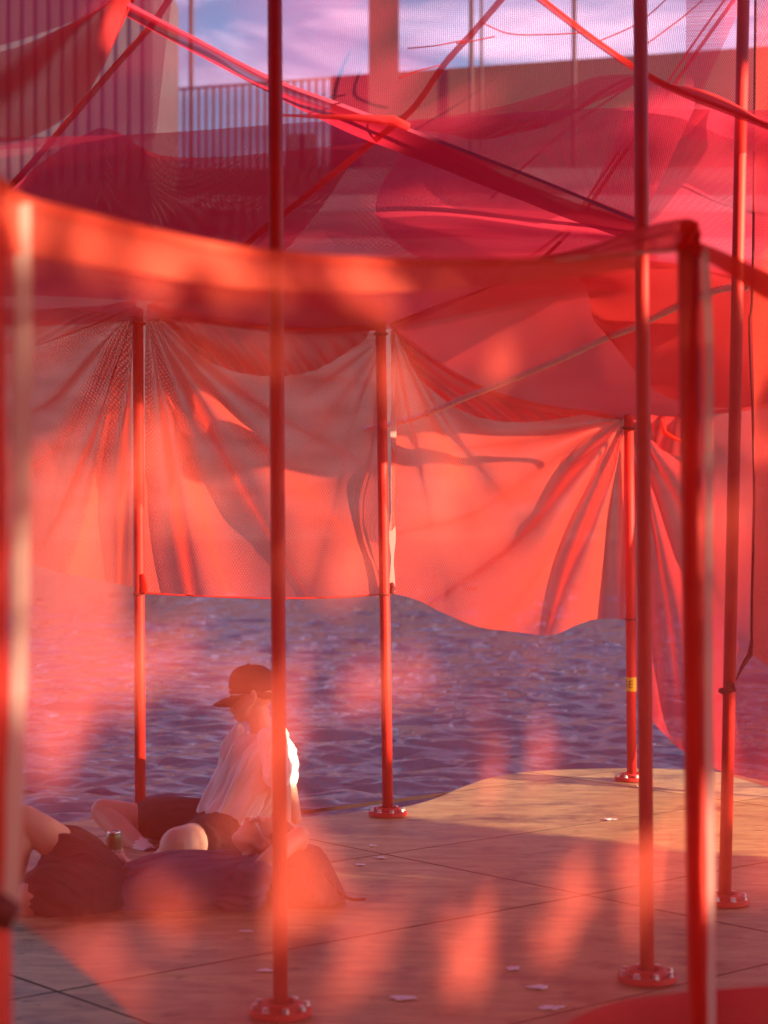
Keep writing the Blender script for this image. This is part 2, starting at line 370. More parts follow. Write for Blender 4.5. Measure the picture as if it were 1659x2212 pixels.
# ------------------------------------------------------------------ far quay and buildings
D = 120.0
def bgx(x, Y=D): return Y * (x - CX) / F
def bgz(y, Y=D): return 1.6 - Y * (y - YH - 9.0) / F
q = empty('quay', (0, D, WZ)); tag(q, kind='structure')
zt = bgz(272)
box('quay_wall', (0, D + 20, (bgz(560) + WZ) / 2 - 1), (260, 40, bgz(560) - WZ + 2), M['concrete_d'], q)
# stepped terraces above the wall, receding
lev = [(560, 0), (505, 2), (462, 4), (425, 6), (372, 9), (325, 12), (272, 15)]
for k in range(len(lev) - 1):
    z0, z1 = bgz(lev[k][0]), bgz(lev[k + 1][0])
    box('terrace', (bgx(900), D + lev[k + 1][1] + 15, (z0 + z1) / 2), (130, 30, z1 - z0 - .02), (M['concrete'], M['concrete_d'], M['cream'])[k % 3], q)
# brown upper building
b = empty('brown_building', (bgx(1300), D + 25, zt)); tag(b, 'long brown building with flat roof along the top of the far quay', 'building')
Yb = D + 22
def zb(y): return bgz(y, Yb)
V, Fc = [], []
xl, xr = bgx(715, Yb), bgx(1900, Yb); zr0, zr1 = zb(166), zb(84)
for (x, y, z) in ((xl, Yb, zt - .5), (xr, Yb, zt - .5), (xr, Yb + 14, zt - .5), (xl, Yb + 14, zt - .5), (xl, Yb, zr0), (xr, Yb, zr1), (xr, Yb + 14, zr1), (xl, Yb + 14, zr0)): V.append((x, y, z))
mesh('wall', V, [(3, 2, 1, 0), (4, 5, 6, 7), (0, 1, 5, 4), (1, 2, 6, 5), (2, 3, 7, 6), (3, 0, 4, 7)], M['brown'], b, smooth=False)
box('roof_edge', ((xl + xr) / 2, Yb - .2, zt + .3), (xr - xl, .3, .5), M['cream'], b)
t = empty('tower', (bgx(828), D + 12, zt)); tag(t, 'tall brown square tower rising behind the mesh from the far roofline', 'tower')
box('shaft', (bgx(829, D + 20), D + 20, zt + 22), (bgx(862, D + 20) - bgx(797, D + 20), 3, 46), M['brown'], t)
box('base', (bgx(829, D + 20), D + 20, zt + .8), (bgx(880, D + 20) - bgx(790, D + 20), 4, 1.6), M['brown'], t)
# lamp posts
for (x, y0, lab) in ((413, 272, 'thin lamp post standing in the railing on the far quay, leftmost'), (1018, 150, 'thin post above the brown building, left of a pair'),
                     (1040, 150, 'thinnest post, right of a pair above the brown building'), (1240, 130, 'thin post above the brown building behind the right-hand seam')):
    lp = empty('lamp_post', (bgx(x), D + 24, bgz(y0))); tag(lp, lab, 'lamp post', 'thin posts on the far quay')
    tube('pole', [(bgx(x, D + 18), D + 18, zt), (bgx(x, D + 18), D + 18, zt + 14)], .16 if x != 1040 else .1, M['galv'], lp, 8)
    box('lamp_head', (bgx(x, D + 18) + .5, D + 18, zt + 14.2), (1.3, .3, .2), M['galv'], lp)
# railing
rl = empty('railing', (bgx(500), D + 15.5, zt)); tag(rl, 'tall white picket railing along the top of the far quay', 'railing')
V, Fc = [], []
xa, xb = bgx(366, D + 16), bgx(715, D + 16)
def ztop(x): return bgz(196 - 26 * (x - xa) / (xb - xa), D + 16)
k = int((xb - xa) / .48)
for i in range(k + 1):
    x = xa + (xb - xa) * i / k; h = ztop(x) - zt
    box_geo(V, Fc, (x, D + 16, zt + h / 2), (.20, .06, h))
o = mesh('picket', V, Fc, M['galv'], rl, smooth=False); o['kind'] = 'stuff'
tube('top_rail', [(bgx(330, D + 16), D + 16, bgz(198, D + 16)), (xb, D + 16, ztop(xb))], .09, M['galv'], rl, 6)
for xx in (366, 640, 665):
    w = .35 if xx == 366 else 1.1
    box('post', (bgx(xx, D + 15.6), D + 15.6, zt + (1.2 if xx != 366 else 1.2)), (w, .2, 2.4), M['concrete_d'], rl)
# left slatted building
lb = empty('slatted_building', (bgx(165), D - 2, zt)); tag(lb, 'tall grey building with vertical fins at the far left', 'building')
Yl = D - 2
box('facade', (bgx(120, Yl), Yl + 8, (bgz(-120, Yl) + bgz(500, Yl)) / 2), (bgx(326, Yl) - bgx(-90, Yl), 15, bgz(-120, Yl) - bgz(500, Yl)), M['slat'], lb)
for i in range(14):
    x = -60 + i * 29
    box('fin', (bgx(x, Yl), Yl + .79, (bgz(-120, Yl) + bgz(400, Yl)) / 2), (.38, .8, bgz(-120, Yl) - bgz(400, Yl)), M['slat'], lb)
box('plinth', (bgx(120, Yl), Yl + .1, bgz(445, Yl)), (bgx(327, Yl) - bgx(-90, Yl), 1.2, 2.4), M['cream'], lb)

# ------------------------------------------------------------------ sheets of mesh
def sheet(name, top, bot, mat, parent=None, nu=70, nv=46, fold=None, bow=None):
    """cloth panel hung between an upper and a lower curve (photo column, row, distance)"""
    T, B = curve([U(*p) for p in top], nu), curve([U(*p) for p in bot], nu)
    V, uv = [], []
    ul = [0]
    for i in range(1, nu): ul.append(ul[-1] + (T[i] - T[i - 1]).length * .5 + (B[i] - B[i - 1]).length * .5)
    for j in range(nv):
        v = j / (nv - 1)
        for i in range(nu):
            u = i / (nu - 1); p = T[i].lerp(B[i], v)
            if fold:
                d = fold(u, v, p); p = p + (d if isinstance(d, Vector) else Vector((0, d, 0)))
            if bow: p = p + Vector(bow) * (4 * v * (1 - v)) * (.4 + .6 * 4 * u * (1 - u))
            V.append(p); uv.append((ul[i], (T[i] - B[i]).length * v))
    Fc = [(j * nu + i, j * nu + i + 1, (j + 1) * nu + i + 1, (j + 1) * nu + i) for j in range(nv - 1) for i in range(nu - 1)]
    return mesh(name, V, Fc, mat, parent, uv=uv)
def radial(u0, v0, k, amp, asp=1.6, ph=0.0, fall=2.2, rmin=.05, extra=.35):
    def f(u, v, p):
        du, dv = (u - u0), (v - v0) * asp * .6
        r = math.hypot(du, dv) + 1e-6; th = math.atan2(dv, du)
        w = noise.noise(Vector((th * 2.1 + ph, r * 1.3, ph))) * 1.5
        s = math.sin(th * k + w + ph)
        s = math.copysign(abs(s) ** .7, s)
        return amp * s * min(1, r / .18) * math.exp(-r * fall) * 2.2 + extra * amp * noise.noise(Vector((u * 5, v * 3, ph)))
    return f
def ang(a, b): return lambda u, v, p: a(u, v, p) + b(u, v, p)
def edge_tape(name, pts, w, mat, parent, **k): return ribbon(name, [U(*p) for p in pts], w, mat, parent, **k)

G_FAR = 'red mesh curtains hung between the far poles'
# --- far curtains
c = empty('mesh_curtain', U(560, 1288, 10.15)); tag(c, 'red mesh curtain with folds fanning from the left pole, hung behind the two men', 'curtain', G_FAR)
sheet('fabric', [(316, 668, 10.0), (400, 684, 10.04), (520, 704, 10.12), (620, 712, 10.2), (700, 715, 10.3), (832, 712, 10.42)],
      [(312, 1282, 10.02), (450, 1288, 10.1), (600, 1292, 10.2), (720, 1290, 10.3), (828, 1284, 10.42)], M['mesh'], c, 130, 90,
      fold=ang(radial(0, 0, 14, .075, 1.15, .6, .9), radial(1, 0.02, 11, .03, 1.1, 2.0, 2.4)))
sheet('hem', [(318, 656, 9.97), (400, 672, 10.01), (520, 691, 10.09), (620, 698, 10.17), (700, 701, 10.27), (832, 700, 10.39)],
      [(318, 666, 9.97), (400, 684, 10.01), (520, 706, 10.09), (620, 715, 10.17), (700, 718, 10.27), (832, 714, 10.39)], M['hem'], c, 60, 5, fold=lambda u, v, p: .006 * noise.noise(p * 14))
sheet('gathered_flap', [(330, 668, 9.96), (450, 692, 9.98), (580, 712, 10.0), (690, 716, 10.1), (800, 712, 10.3)],
      [(345, 685, 9.96), (450, 780, 9.96), (560, 812, 9.98), (680, 800, 10.1), (790, 735, 10.3)], M['mesh_dense'], c, 70, 24, fold=lambda u, v, p: .03 * math.sin(p.x * 60 + p.z * 45) * v)
tube('lower_cord', [U(312, 1282, 10.0), U(450, 1289, 10.08), U(600, 1293, 10.18), U(720, 1291, 10.28), U(828, 1285, 10.4)], .004, M['hem'], c, 6, samples=40)
c = empty('mesh_curtain', U(1090, 1360, 11)); tag(c, 'red mesh curtain drawn up tightly to its right-hand pole, with a swooping lower edge', 'curtain', G_FAR)
sheet('fabric', [(846, 708, 10.40), (900, 748, 10.5), (960, 792, 10.62), (1030, 832, 10.8), (1110, 862, 11.0), (1200, 882, 11.25), (1290, 892, 11.5), (1348, 903, 11.72)],
      [(846, 1284, 10.40), (900, 1298, 10.5), (960, 1325, 10.62), (1030, 1352, 10.8), (1110, 1368, 11.0), (1185, 1373, 11.2), (1255, 1345, 11.45), (1348, 1338, 11.72)], M['mesh'], c, 150, 100,
      fold=ang(radial(1, 0, 15, .085, 1.2, 1.1, .55), radial(0, 0, 10, .04, 1.2, .3, 2.4)))
sheet('gathered_flap', [(850, 714, 10.36), (910, 760, 10.45), (980, 806, 10.6), (1060, 842, 10.8), (1150, 872, 11.1), (1250, 890, 11.4)],
      [(856, 722, 10.36), (905, 815, 10.42), (970, 872, 10.55), (1050, 906, 10.8), (1150, 912, 11.1), (1260, 896, 11.4)], M['mesh_dense'], c, 90, 26, fold=lambda u, v, p: .035 * math.sin(p.x * 48 + p.z * 70 + 1) * v)
edge_tape('side_tape', [(848, 715, 10.38), (850, 900, 10.38), (848, 1100, 10.38), (847, 1280, 10.38)], .022, M['tape'], c, axis=(1, .2, 0), wob=.8)
tube('corner_knot', [U(846, 1262, 10.36), U(849, 1272, 10.34), U(845, 1280, 10.34), U(840, 1284, 10.36)], [.012, .016, .014, .006], M['cord'], c, 8)
c = empty('mesh_curtain', U(180, 1250, 10)); tag(c, 'red mesh curtain at the far left, reaching the leftmost far pole', 'curtain', G_FAR)
sheet('fabric', [(-120, 790, 9.6), (70, 752, 9.7), (180, 712, 9.8), (250, 688, 9.86), (290, 676, 9.9)],
      [(-120, 1185, 9.6), (70, 1220, 9.7), (150, 1242, 9.78), (230, 1258, 9.84), (290, 1268, 9.9)], M['mesh'], c, 90, 70, fold=radial(1, 0, 11, .08, 1.2, .2, 1.4))
sheet('hem', [(-120, 668, 9.4), (60, 668, 9.6), (180, 664, 9.75), (240, 657, 9.85), (296, 648, 9.93)],
      [(-120, 790, 9.55), (70, 752, 9.66), (180, 712, 9.77), (250, 688, 9.84), (292, 676, 9.9)], M['mesh_dense'], c, 50, 16, fold=lambda u, v, p: .02 * math.sin(u * 17 + v * 9))
c = empty('mesh_curtain', U(1400, 1500, 12)); tag(c, 'red mesh curtain behind the right-hand poles with water showing through it', 'curtain', G_FAR)
sheet('fabric', [(1350, 900, 11.9), (1420, 898, 11.9), (1500, 890, 11.8), (1600, 880, 11.6), (1760, 860, 11.3)],
      [(1364, 1470, 11.75), (1400, 1545, 11.7), (1440, 1592, 11.6), (1480, 1626, 11.5), (1580, 1676, 11.2), (1760, 1730, 10.9)], M['mesh_dense'], c, 90, 70,
      fold=ang(radial(0, 0, 14, .05, 1.2, .9, 2.0), lambda u, v, p: .02 * math.sin(u * 13 + v * 3)))
c = empty('mesh_curtain', U(1640, 1420, 9)); tag(c, 'darker red mesh curtain at the right edge, its cord tied to the leaning pole', 'curtain', G_FAR)
sheet('fabric', [(1632, -60, 8.6), (1700, -60, 8.5), (1800, -60, 8.2)], [(1624, 1414, 8.2), (1660, 1442, 8.0), (1760, 1500, 7.6)], M['mesh'], c, 30, 80, fold=lambda u, v, p: .03 * math.sin(v * 16 + u * 7))
tube('edge_cord', [U(1632, -60, 8.6), U(1626, 600, 8.4), U(1619, 700, 8.35), U(1626, 900, 8.3), U(1629, 1100, 8.3), U(1624, 1300, 8.2), U(1624, 1414, 8.2)], .0055, M['cord'], c, 8, samples=60)
tube('tie_cord', [U(1624, 1385, 8.19), U(1620, 1415, 8.18), U(1604, 1440, 8.15), U(1590, 1470, 8.1), U(1580, 1484, 8.05)], [.007, .012, .008, .004, .004], M['cord'], c, 8)
tube('tie_knot', [U(1553, 1494, 8.0), U(1562, 1499, 7.98), U(1576, 1488, 7.98), U(1570, 1476, 7.98), U(1582, 1481, 7.98), U(1588, 1493, 8.0)], [.005, .006, .011, .009, .012, .006], M['cord'], c, 8, samples=None)

# --- roof canopies
G_ROOF = 'red mesh roof panels stretched overhead'
def canopy(label): 
    c = empty('mesh_canopy', U(830, 200, 8)); tag(c, label, 'canopy', G_ROOF); return c
# upper sheet across the sky, from the heavy hem upwards
c = canopy('large sheer red mesh roof panel across the sky, above the heavy slanting hem')
sheet('fabric', [(240, -420, 6.4), (600, -420, 6.6), (1000, -420, 7.0), (1400, -420, 7.6), (1800, -420, 8.4)],
      [(250, 2, 7.4), (420, 92, 7.5), (580, 180, 7.6), (740, 240, 7.7), (900, 295, 7.8), (1140, 385, 7.9), (1385, 482, 8.0)], M['mesh_roof'], c, 100, 60, fold=lambda u, v, p: .06 * noise.noise(p * 1.4))
sheet('hem', [(250, -6, 7.30), (420, 82, 7.40), (580, 166, 7.50), (740, 226, 7.60), (900, 284, 7.7), (1140, 376, 7.8), (1300, 440, 7.85), (1400, 480, 7.9)],
      [(250, 24, 7.34), (420, 116, 7.44), (580, 202, 7.54), (740, 282, 7.64), (900, 345, 7.74), (1140, 440, 7.8), (1300, 500, 7.85), (1400, 530, 7.9)], M['mesh_band'], c, 120, 14,
      fold=lambda u, v, p: .012 * noise.noise(p * 5) + .02 * math.sin(v * 3.14))
tube('hem_cord', [U(250, 0, 7.32), U(420, 86, 7.42), U(580, 168, 7.52), U(740, 228, 7.62), U(900, 288, 7.72), U(1140, 380, 7.82), U(1400, 482, 7.9)], (.010, .010), M['hem'], c, 8, samples=60) if False else None
ribbon('hem_binding', [U(250, -4, 7.28), U(420, 84, 7.38), U(580, 168, 7.48), U(740, 229, 7.58), U(900, 288, 7.68), U(1140, 380, 7.78), U(1390, 484, 7.88)], .013, solid('crimson_binding', (.34, .014, .07), .8), c, n=80, wob=.3)
sheet('fold', [(560, 40, 7.2), (640, 60, 7.2), (700, 80, 7.2)], [(400, 50, 7.2), (520, 92, 7.2), (600, 116, 7.2)], M['mesh_roof'], c, 10, 8) if False else None
# seams on that sheet
edge_tape('seam_tape', [(1100, -20, 7.3), (1030, 62, 7.4), (960, 140, 7.5), (890, 238, 7.6), (800, 312, 7.7), (680, 410, 7.8), (560, 505, 7.9), (500, 560, 8.0)], .024, M['mesh_dense'], c)
edge_tape('seam_tape', [(1150, -14, 7.2), (1230, 48, 7.3), (1300, 100, 7.4), (1390, 160, 7.5), (1480, 205, 7.4), (1570, 240, 7.3), (1680, 282, 7.2)], .026, M['mesh_dense'], c)
edge_tape('seam_cord', [(1150, -20, 7.18), (1230, 44, 7.28), (1300, 96, 7.38), (1392, 158, 7.48), (1480, 203, 7.38), (1570, 238, 7.28), (1680, 280, 7.18)], .007, M['hem'], c)
for pts in ([(985, 95), (1010, 92), (1070, 80), (1075, 8)][:3], [(1003, 88), (940, 100), (880, 106)], [(950, 142), (900, 156), (862, 170)], [(1040, 50), (1100, 74), (1180, 76), (1262, 72)], [(1392, 100), (1480, 34), (1540, -20)], [(1290, 92), (1380, 50), (1460, -20)]):
    tube('crease', [U(x, y, 7.42) for x, y in pts], .0026, M['mesh_dense'], c, 6, samples=24)
tube('rolled_edge', [U(600, 250, 7.5), U(760, 255, 7.5), U(850, 262, 7.5), U(882, 276, 7.52)], [.004, .012, .02, .016], M['mesh_dense'], c, 10)
# right hand sheet
c = canopy('sheer red mesh roof panel at the upper right, beyond the steep seam')
sheet('fabric', [(1150, -400, 6.6), (1400, -400, 6.8), (1750, -400, 7)], [(1150, -10, 7.2), (1390, 162, 7.5), (1750, 300, 7.2)], M['mesh_roof'], c, 50, 40, fold=lambda u, v, p: .05 * noise.noise(p * 2)) if False else None
edge_tape('seam_tape', [(1600, -20, 8.2), (1520, 92, 8.3), (1440, 206, 8.4), (1350, 330, 8.5), (1240, 490, 8.6), (1150, 580, 8.7)], .016, M['mesh_dense'], c)
edge_tape('seam_tape', [(1580, -20, 8.22), (1500, 92, 8.32), (1424, 206, 8.42), (1336, 330, 8.52), (1228, 490, 8.62)], .010, M['mesh_dense'], c)
sheet('fabric', [(1380, 158, 7.7), (1440, 182, 7.8), (1520, 196, 7.9), (1600, 232, 8.0), (1700, 300, 8.0)],
      [(1380, 162, 7.6), (1440, 190, 7.6), (1520, 222, 7.5), (1600, 254, 7.4), (1700, 296, 7.3)], M['mesh_dense'], c, 40, 10)
sheet('fabric', [(1390, 170, 8.2), (1500, 200, 8.2), (1600, 240, 8.1), (1760, 300, 8.0)],
      [(1240, 500, 9.0), (1400, 560, 9.0), (1560, 600, 8.8), (1760, 660, 8.6)], M['mesh_roof'], c, 60, 50, fold=lambda u, v, p: .05 * noise.noise(p * 2.2))
# flap hanging in a curve under the right seam
c = canopy('darker double flap sagging in a curve between the two crossing seams')
sheet('fabric', [(880, 262, 7.9), (980, 250, 8.0), (1100, 226, 8.1), (1220, 190, 8.2), (1300, 165, 8.2), (1392, 162, 8.2)],
      [(884, 276, 7.9), (960, 292, 8.0), (1050, 300, 8.1), (1150, 282, 8.2), (1270, 232, 8.2), (1392, 168, 8.2)], M['mesh_dense'], c, 80, 26, fold=lambda u, v, p: .03 * math.sin(u * 20 + v * 8) * v)
# panel below the hem (over the terraces)
c = canopy('sheer red mesh roof panel below the slanting hem, with the far terraces behind it')
sheet('fabric', [(330, 60, 7.5), (460, 120, 7.6), (580, 190, 7.7), (900, 300, 7.9), (1140, 400, 8.0), (1400, 490, 8.0)],
      [(-60, 500, 9.2), (300, 610, 9.6), (560, 640, 9.9), (840, 700, 10.3), (1060, 622, 9.6), (1240, 560, 9.2)], M['mesh_roof'], c, 100, 80, fold=lambda u, v, p: .08 * noise.noise(p * 1.5))
edge_tape('seam_tape', [(380, -20, 7.4), (330, 55, 7.5), (250, 145, 7.7), (150, 262, 7.9), (60, 365, 8.1), (-20, 450, 8.3)], .022, M['mesh_dense'], c)
edge_tape('seam_cord', [(372, -20, 7.38), (322, 55, 7.48), (242, 145, 7.68), (142, 262, 7.88), (52, 365, 8.08), (-28, 450, 8.28)], .006, M['hem'], c)
edge_tape('seam_tape', [(1390, 168, 8.3), (1250, 262, 8.4), (1150, 345, 8.5), (1060, 430, 8.6)], .010, M['mesh_roof'], c)
c = canopy('wide sheer mesh layer in front of the tall grey building')
sheet('fabric', [(-200, -420, 8.0), (100, -420, 8.0), (420, -420, 8.0)], [(-200, 340, 9.0), (100, 320, 9.0), (336, 300, 9.0)], M['mesh_roof'], c, 50, 50, fold=lambda u, v, p: .06 * noise.noise(p * 1.7))
c = canopy('sheer mesh layer at the upper right corner behind the leaning pole')
sheet('fabric', [(1480, -420, 8.6), (1620, -420, 8.6), (1800, -420, 8.6)], [(1480, 300, 9.2), (1620, 310, 9.2), (1800, 320, 9.2)], M['mesh_roof'], c, 50, 50, fold=lambda u, v, p: .06 * noise.noise(p * 1.7))
c = canopy('second sheer mesh layer across the lower part of the roof opening')
sheet('fabric', [(-140, 300, 7.8), (100, 296, 7.8), (330, 285, 7.8), (640, 262, 7.9), (900, 258, 8.0), (1200, 240, 8.1), (1450, 236, 8.2), (1760, 240, 8.2)],
      [(-140, 700, 9.9), (100, 705, 9.95), (330, 695, 10.0), (640, 715, 10.25), (836, 712, 10.45), (1200, 640, 9.8), (1450, 640, 9.7), (1760, 660, 9.6)], M['mesh_roof'], c, 110, 60, fold=lambda u, v, p: .10 * noise.noise(p * 1.2))
c = canopy('bright orange-red roof panel above the curtain behind the two men')
sheet('fabric', [(318, 662, 10.0), (400, 612, 9.7), (560, 596, 9.6), (700, 604, 9.7), (836, 650, 10.1)],
      [(322, 672, 10.05), (400, 692, 10.08), (560, 716, 10.2), (700, 724, 10.36), (836, 712, 10.46)], M['mesh_dense'], c, 70, 30, fold=lambda u, v, p: .05 * math.sin(u * 11 + v * 5) * v * (1 - v) * 3)
c = canopy('deep red mesh panel whose rounded left edge shows against the terraces')
sheet('fabric', [(880, 325, 8.6), (1000, 330, 8.7), (1120, 400, 8.8), (1300, 480, 8.9), (1420, 520, 9.0)],
      [(1080, 640, 10.2), (1100, 640, 10.2), (1150, 620, 10.2), (1300, 620, 10.3), (1420, 660, 10.4)], M['mesh_roof'], c, 60, 40,
      fold=lambda u, v, p: Vector((-.35 * math.sin(v * math.pi) * (1 - u) ** 2 * 1.0, 0, 0)))
# left flap
c = canopy('orange-red flap sweeping down to the left edge of the picture')
sheet('fabric', [(-140, 130, 6.9), (0, 98, 7.0), (120, 52, 7.1), (240, 8, 7.2), (290, -20, 7.3)],
      [(-140, 345, 6.6), (0, 316, 6.7), (70, 296, 6.8), (150, 236, 6.9), (216, 130, 7.1), (285, -16, 7.28)], M['mesh_dense'], c, 70, 40, fold=lambda u, v, p: .10 * math.sin(v * 5 + u * 4))
sheet('fabric', [(-140, -200, 6.2), (100, -200, 6.3), (290, -180, 6.4)], [(-140, 140, 6.9), (0, 104, 7.0), (120, 58, 7.1), (290, -10, 7.3)], M['mesh_roof'], c, 50, 40, fold=lambda u, v, p: .06 * noise.noise(p * 2))
# crimson lobe
c = canopy('crimson sagging roof panel reaching down behind the front curtain at the left')
sheet('fabric', [(-140, 470, 8.2), (0, 415, 8.0), (80, 345, 7.9), (170, 282, 7.8), (230, 268, 7.8), (330, 322, 7.85), (470, 330, 7.9), (640, 318, 7.9), (805, 306, 7.85)],
      [(-140, 640, 9.6), (0, 640, 9.6), (100, 640, 9.7), (200, 645, 9.8), (300, 650, 9.9), (400, 655, 9.9), (500, 640, 9.9), (560, 600, 9.8), (620, 540, 9.6)], M['mesh_roof'], c, 100, 60,
      fold=lambda u, v, p: .12 * math.sin(v * 7.5 + u * 3) * (1 - v))
# bright sheet right of the middle pole
c = canopy('bright orange-red roof panel running from the middle far pole to the right')
sheet('fabric', [(842, 702, 10.3), (940, 664, 10.0), (1060, 618, 9.6), (1180, 575, 9.3), (1300, 560, 9.2), (1500, 580, 9.2), (1760, 620, 9.2)],
      [(846, 714, 10.46), (960, 804, 10.68), (1080, 862, 10.98), (1240, 892, 11.4), (1360, 908, 11.8), (1500, 900, 11.95), (1760, 870, 11.9)], M['mesh_dense'], c, 100, 60,
      fold=lambda u, v, p: .04 * noise.noise(p * 2.5) + .04 * math.sin(v * 3.14))
sheet('fabric', [(1240, 560, 9.0), (1400, 560, 8.9), (1600, 590, 8.8), (1760, 610, 8.7)],
      [(1290, 700, 9.4), (1420, 850, 10.2), (1600, 880, 10.6), (1760, 840, 10.4)], M['mesh_dense'], c, 50, 40, fold=lambda u, v, p: .07 * math.sin(u * 6 + v * 9))
ribbon('edge_binding', [U(842, 702, 10.28), U(940, 664, 9.98), U(1060, 618, 9.58), U(1140, 560, 9.3), U(1230, 492, 9.0)], .014, M['mesh_dense'], c)
# scroll
c = empty('mesh_roll', U(1440, 940, 11.2)); tag(c, 'loose loop of red mesh hanging between the two right-hand near poles', 'mesh loop')
sheet('fabric', [(1405, 896, 11.3), (1440, 900, 11.3), (1490, 905, 11.2), (1540, 905, 11.2)], [(1408, 930, 11.3), (1425, 970, 11.3), (1470, 986, 11.2), (1540, 975, 11.2)], M['mesh_dense'], c, 30, 16, fold=lambda u, v, p: .03 * math.sin(u * 12))
tube('rolled_edge', [U(1428, 905, 11.2), U(1436, 935, 11.2), U(1460, 950, 11.18), U(1485, 955, 11.18)], [.006, .012, .010, .006], M['hem'], c, 8)
# white rope
rp_ = [(788, 928), (850, 915), (920, 895), (1000, 862), (1060, 838), (1150, 802), (1230, 768), (1300, 735), (1370, 708), (1440, 674), (1500, 648), (1530, 634), (1570, 623), (1616, 621)]
P = curve([U(x, y, 11.0 - (x - 788) / 828 * 2.2) for x, y in rp_], 160); V, Fc = [], []
for s in range(3):
    tube_geo(V, Fc, [p + Vector((0, math.cos(i * 1.1 + s * 2.094), math.sin(i * 1.1 + s * 2.094))) * .009 for i, p in enumerate(P)], .0095, 6)
tag(mesh('rope', V, Fc, M['rope']), 'white twisted rope slanting up to the right behind the poles', 'rope')

# ------------------------------------------------------------------ front curtain (close to the camera, out of focus)
c = empty('front_curtain', U(700, 2300, 3.6)); tag(c, 'nearest red mesh curtain, out of focus, sagging between the two thick near poles', 'curtain')
NT = [(-60, 350, 2.9), (8, 398, 2.98), (50, 430, 3.05), (150, 456, 3.12), (330, 500, 3.25), (500, 535, 3.4), (700, 556, 3.55), (850, 563, 3.68), (1000, 565, 3.82), (1200, 560, 4.0), (1380, 546, 4.18), (1530, 537, 4.3)]
NB = [(-60, 1960, 2.9), (10, 1970, 2.98), (60, 2000, 3.05), (160, 2085, 3.12), (300, 2212, 3.25), (500, 2400, 3.4), (700, 2520, 3.55), (900, 2600, 3.7), (1100, 2640, 3.9), (1300, 2600, 4.1), (1530, 2480, 4.3)]
sheet('fabric', NT, NB, M['mesh_near'], c, 120, 110, fold=lambda u, v, p: .035 * noise.noise(Vector((u * 4, v * 2.2, 1))) + .012 * math.sin(u * 26 + 3 * v))
sheet('hem', [(x, y - 1, Y - .012) for x, y, Y in NT[:-1]], [(-60, 500, 2.88), (8, 538, 2.96), (50, 552, 3.03), (150, 566, 3.1), (330, 596, 3.23), (500, 622, 3.38), (700, 632, 3.53), (850, 632, 3.66), (1000, 624, 3.8), (1200, 606, 3.98), (1380, 582, 4.16)],
      M['mesh_hem'], c, 80, 10)
edge_tape('side_tape', [(50, 440, 3.03), (51, 737, 3.02), (47, 1100, 3.0), (42, 1400, 3.0), (32, 1700, 2.98), (24, 1960, 2.96)], .025, M['tape'], c, axis=(1, .3, 0), n=60, wob=.25)
edge_tape('side_tape', [(1522, 545, 4.26), (1532, 750, 4.26), (1532, 1100, 4.26), (1531, 1360, 4.26), (1535, 1760, 4.26), (1538, 2230, 4.26), (1540, 2440, 4.26)], .0185, M['tape'], c, axis=(1, .3, 0), n=60, wob=.25)
tube('top_cord', [U(x, y + 2, Y - .02) for x, y, Y in NT[9:]], .002, M['tape'], c, 6, samples=80)
ribbon('binding', [U(x, y + 4, Y - .02) for x, y, Y in NT[:-1]], .016, M['mesh_hem'], c, n=80)
tube('corner_tie', [U(-40, 1940, 2.9), U(-10, 1950, 2.88), U(20, 1965, 2.9), U(8, 1990, 2.92), U(-20, 1985, 2.9)], [.012, .018, .016, .018, .012], M['cord'], c, 10)
c = empty('front_curtain', U(1650, 2300, 4)); tag(c, 'second near red mesh curtain, at the right edge beyond the thick near pole', 'curtain')
sheet('fabric', [(1500, 520, 4.36), (1560, 545, 4.3), (1660, 592, 4.2), (1780, 640, 4.1)], [(1500, 2500, 4.36), (1560, 2560, 4.3), (1660, 2600, 4.2), (1780, 2640, 4.1)], M['mesh_near'], c, 40, 80, fold=lambda u, v, p: .03 * math.sin(v * 7 + u * 5))
sheet('hem', [(1495, 518, 4.32), (1560, 543, 4.27), (1660, 590, 4.17), (1780, 638, 4.07)], [(1495, 545, 4.3), (1560, 585, 4.25), (1660, 650, 4.15), (1780, 700, 4.05)], M['hem'], c, 30, 5)
# bunched cap on the near right pole
c = empty('mesh_hood', U(1490, 500, 4.3)); tag(c, 'bunched crimson mesh gathered over the top of the thick near pole', 'mesh hood')
sheet('fabric', [(1160, 558, 5.1), (1270, 530, 4.9), (1370, 498, 4.65), (1440, 482, 4.45), (1490, 476, 4.26), (1508, 488, 4.24), (1512, 530, 4.24)],
      [(1160, 562, 5.05), (1260, 566, 4.8), (1370, 556, 4.5), (1430, 550, 4.35), (1480, 545, 4.2), (1500, 546, 4.2), (1514, 560, 4.22)], M['mesh_dense'], c, 70, 24,
      fold=lambda u, v, p: .03 * math.sin(v * 13 + u * 6) + .02 * noise.noise(p * 8))
sheet('fabric', [(1470, 478, 4.24), (1490, 474, 4.22), (1506, 482, 4.22), (1513, 500, 4.24)], [(1466, 545, 4.22), (1486, 545, 4.2), (1504, 545, 4.2), (1517, 550, 4.24)], M['hem'], c, 20, 14, fold=lambda u, v, p: .01 * math.sin(v * 10 + u * 16))
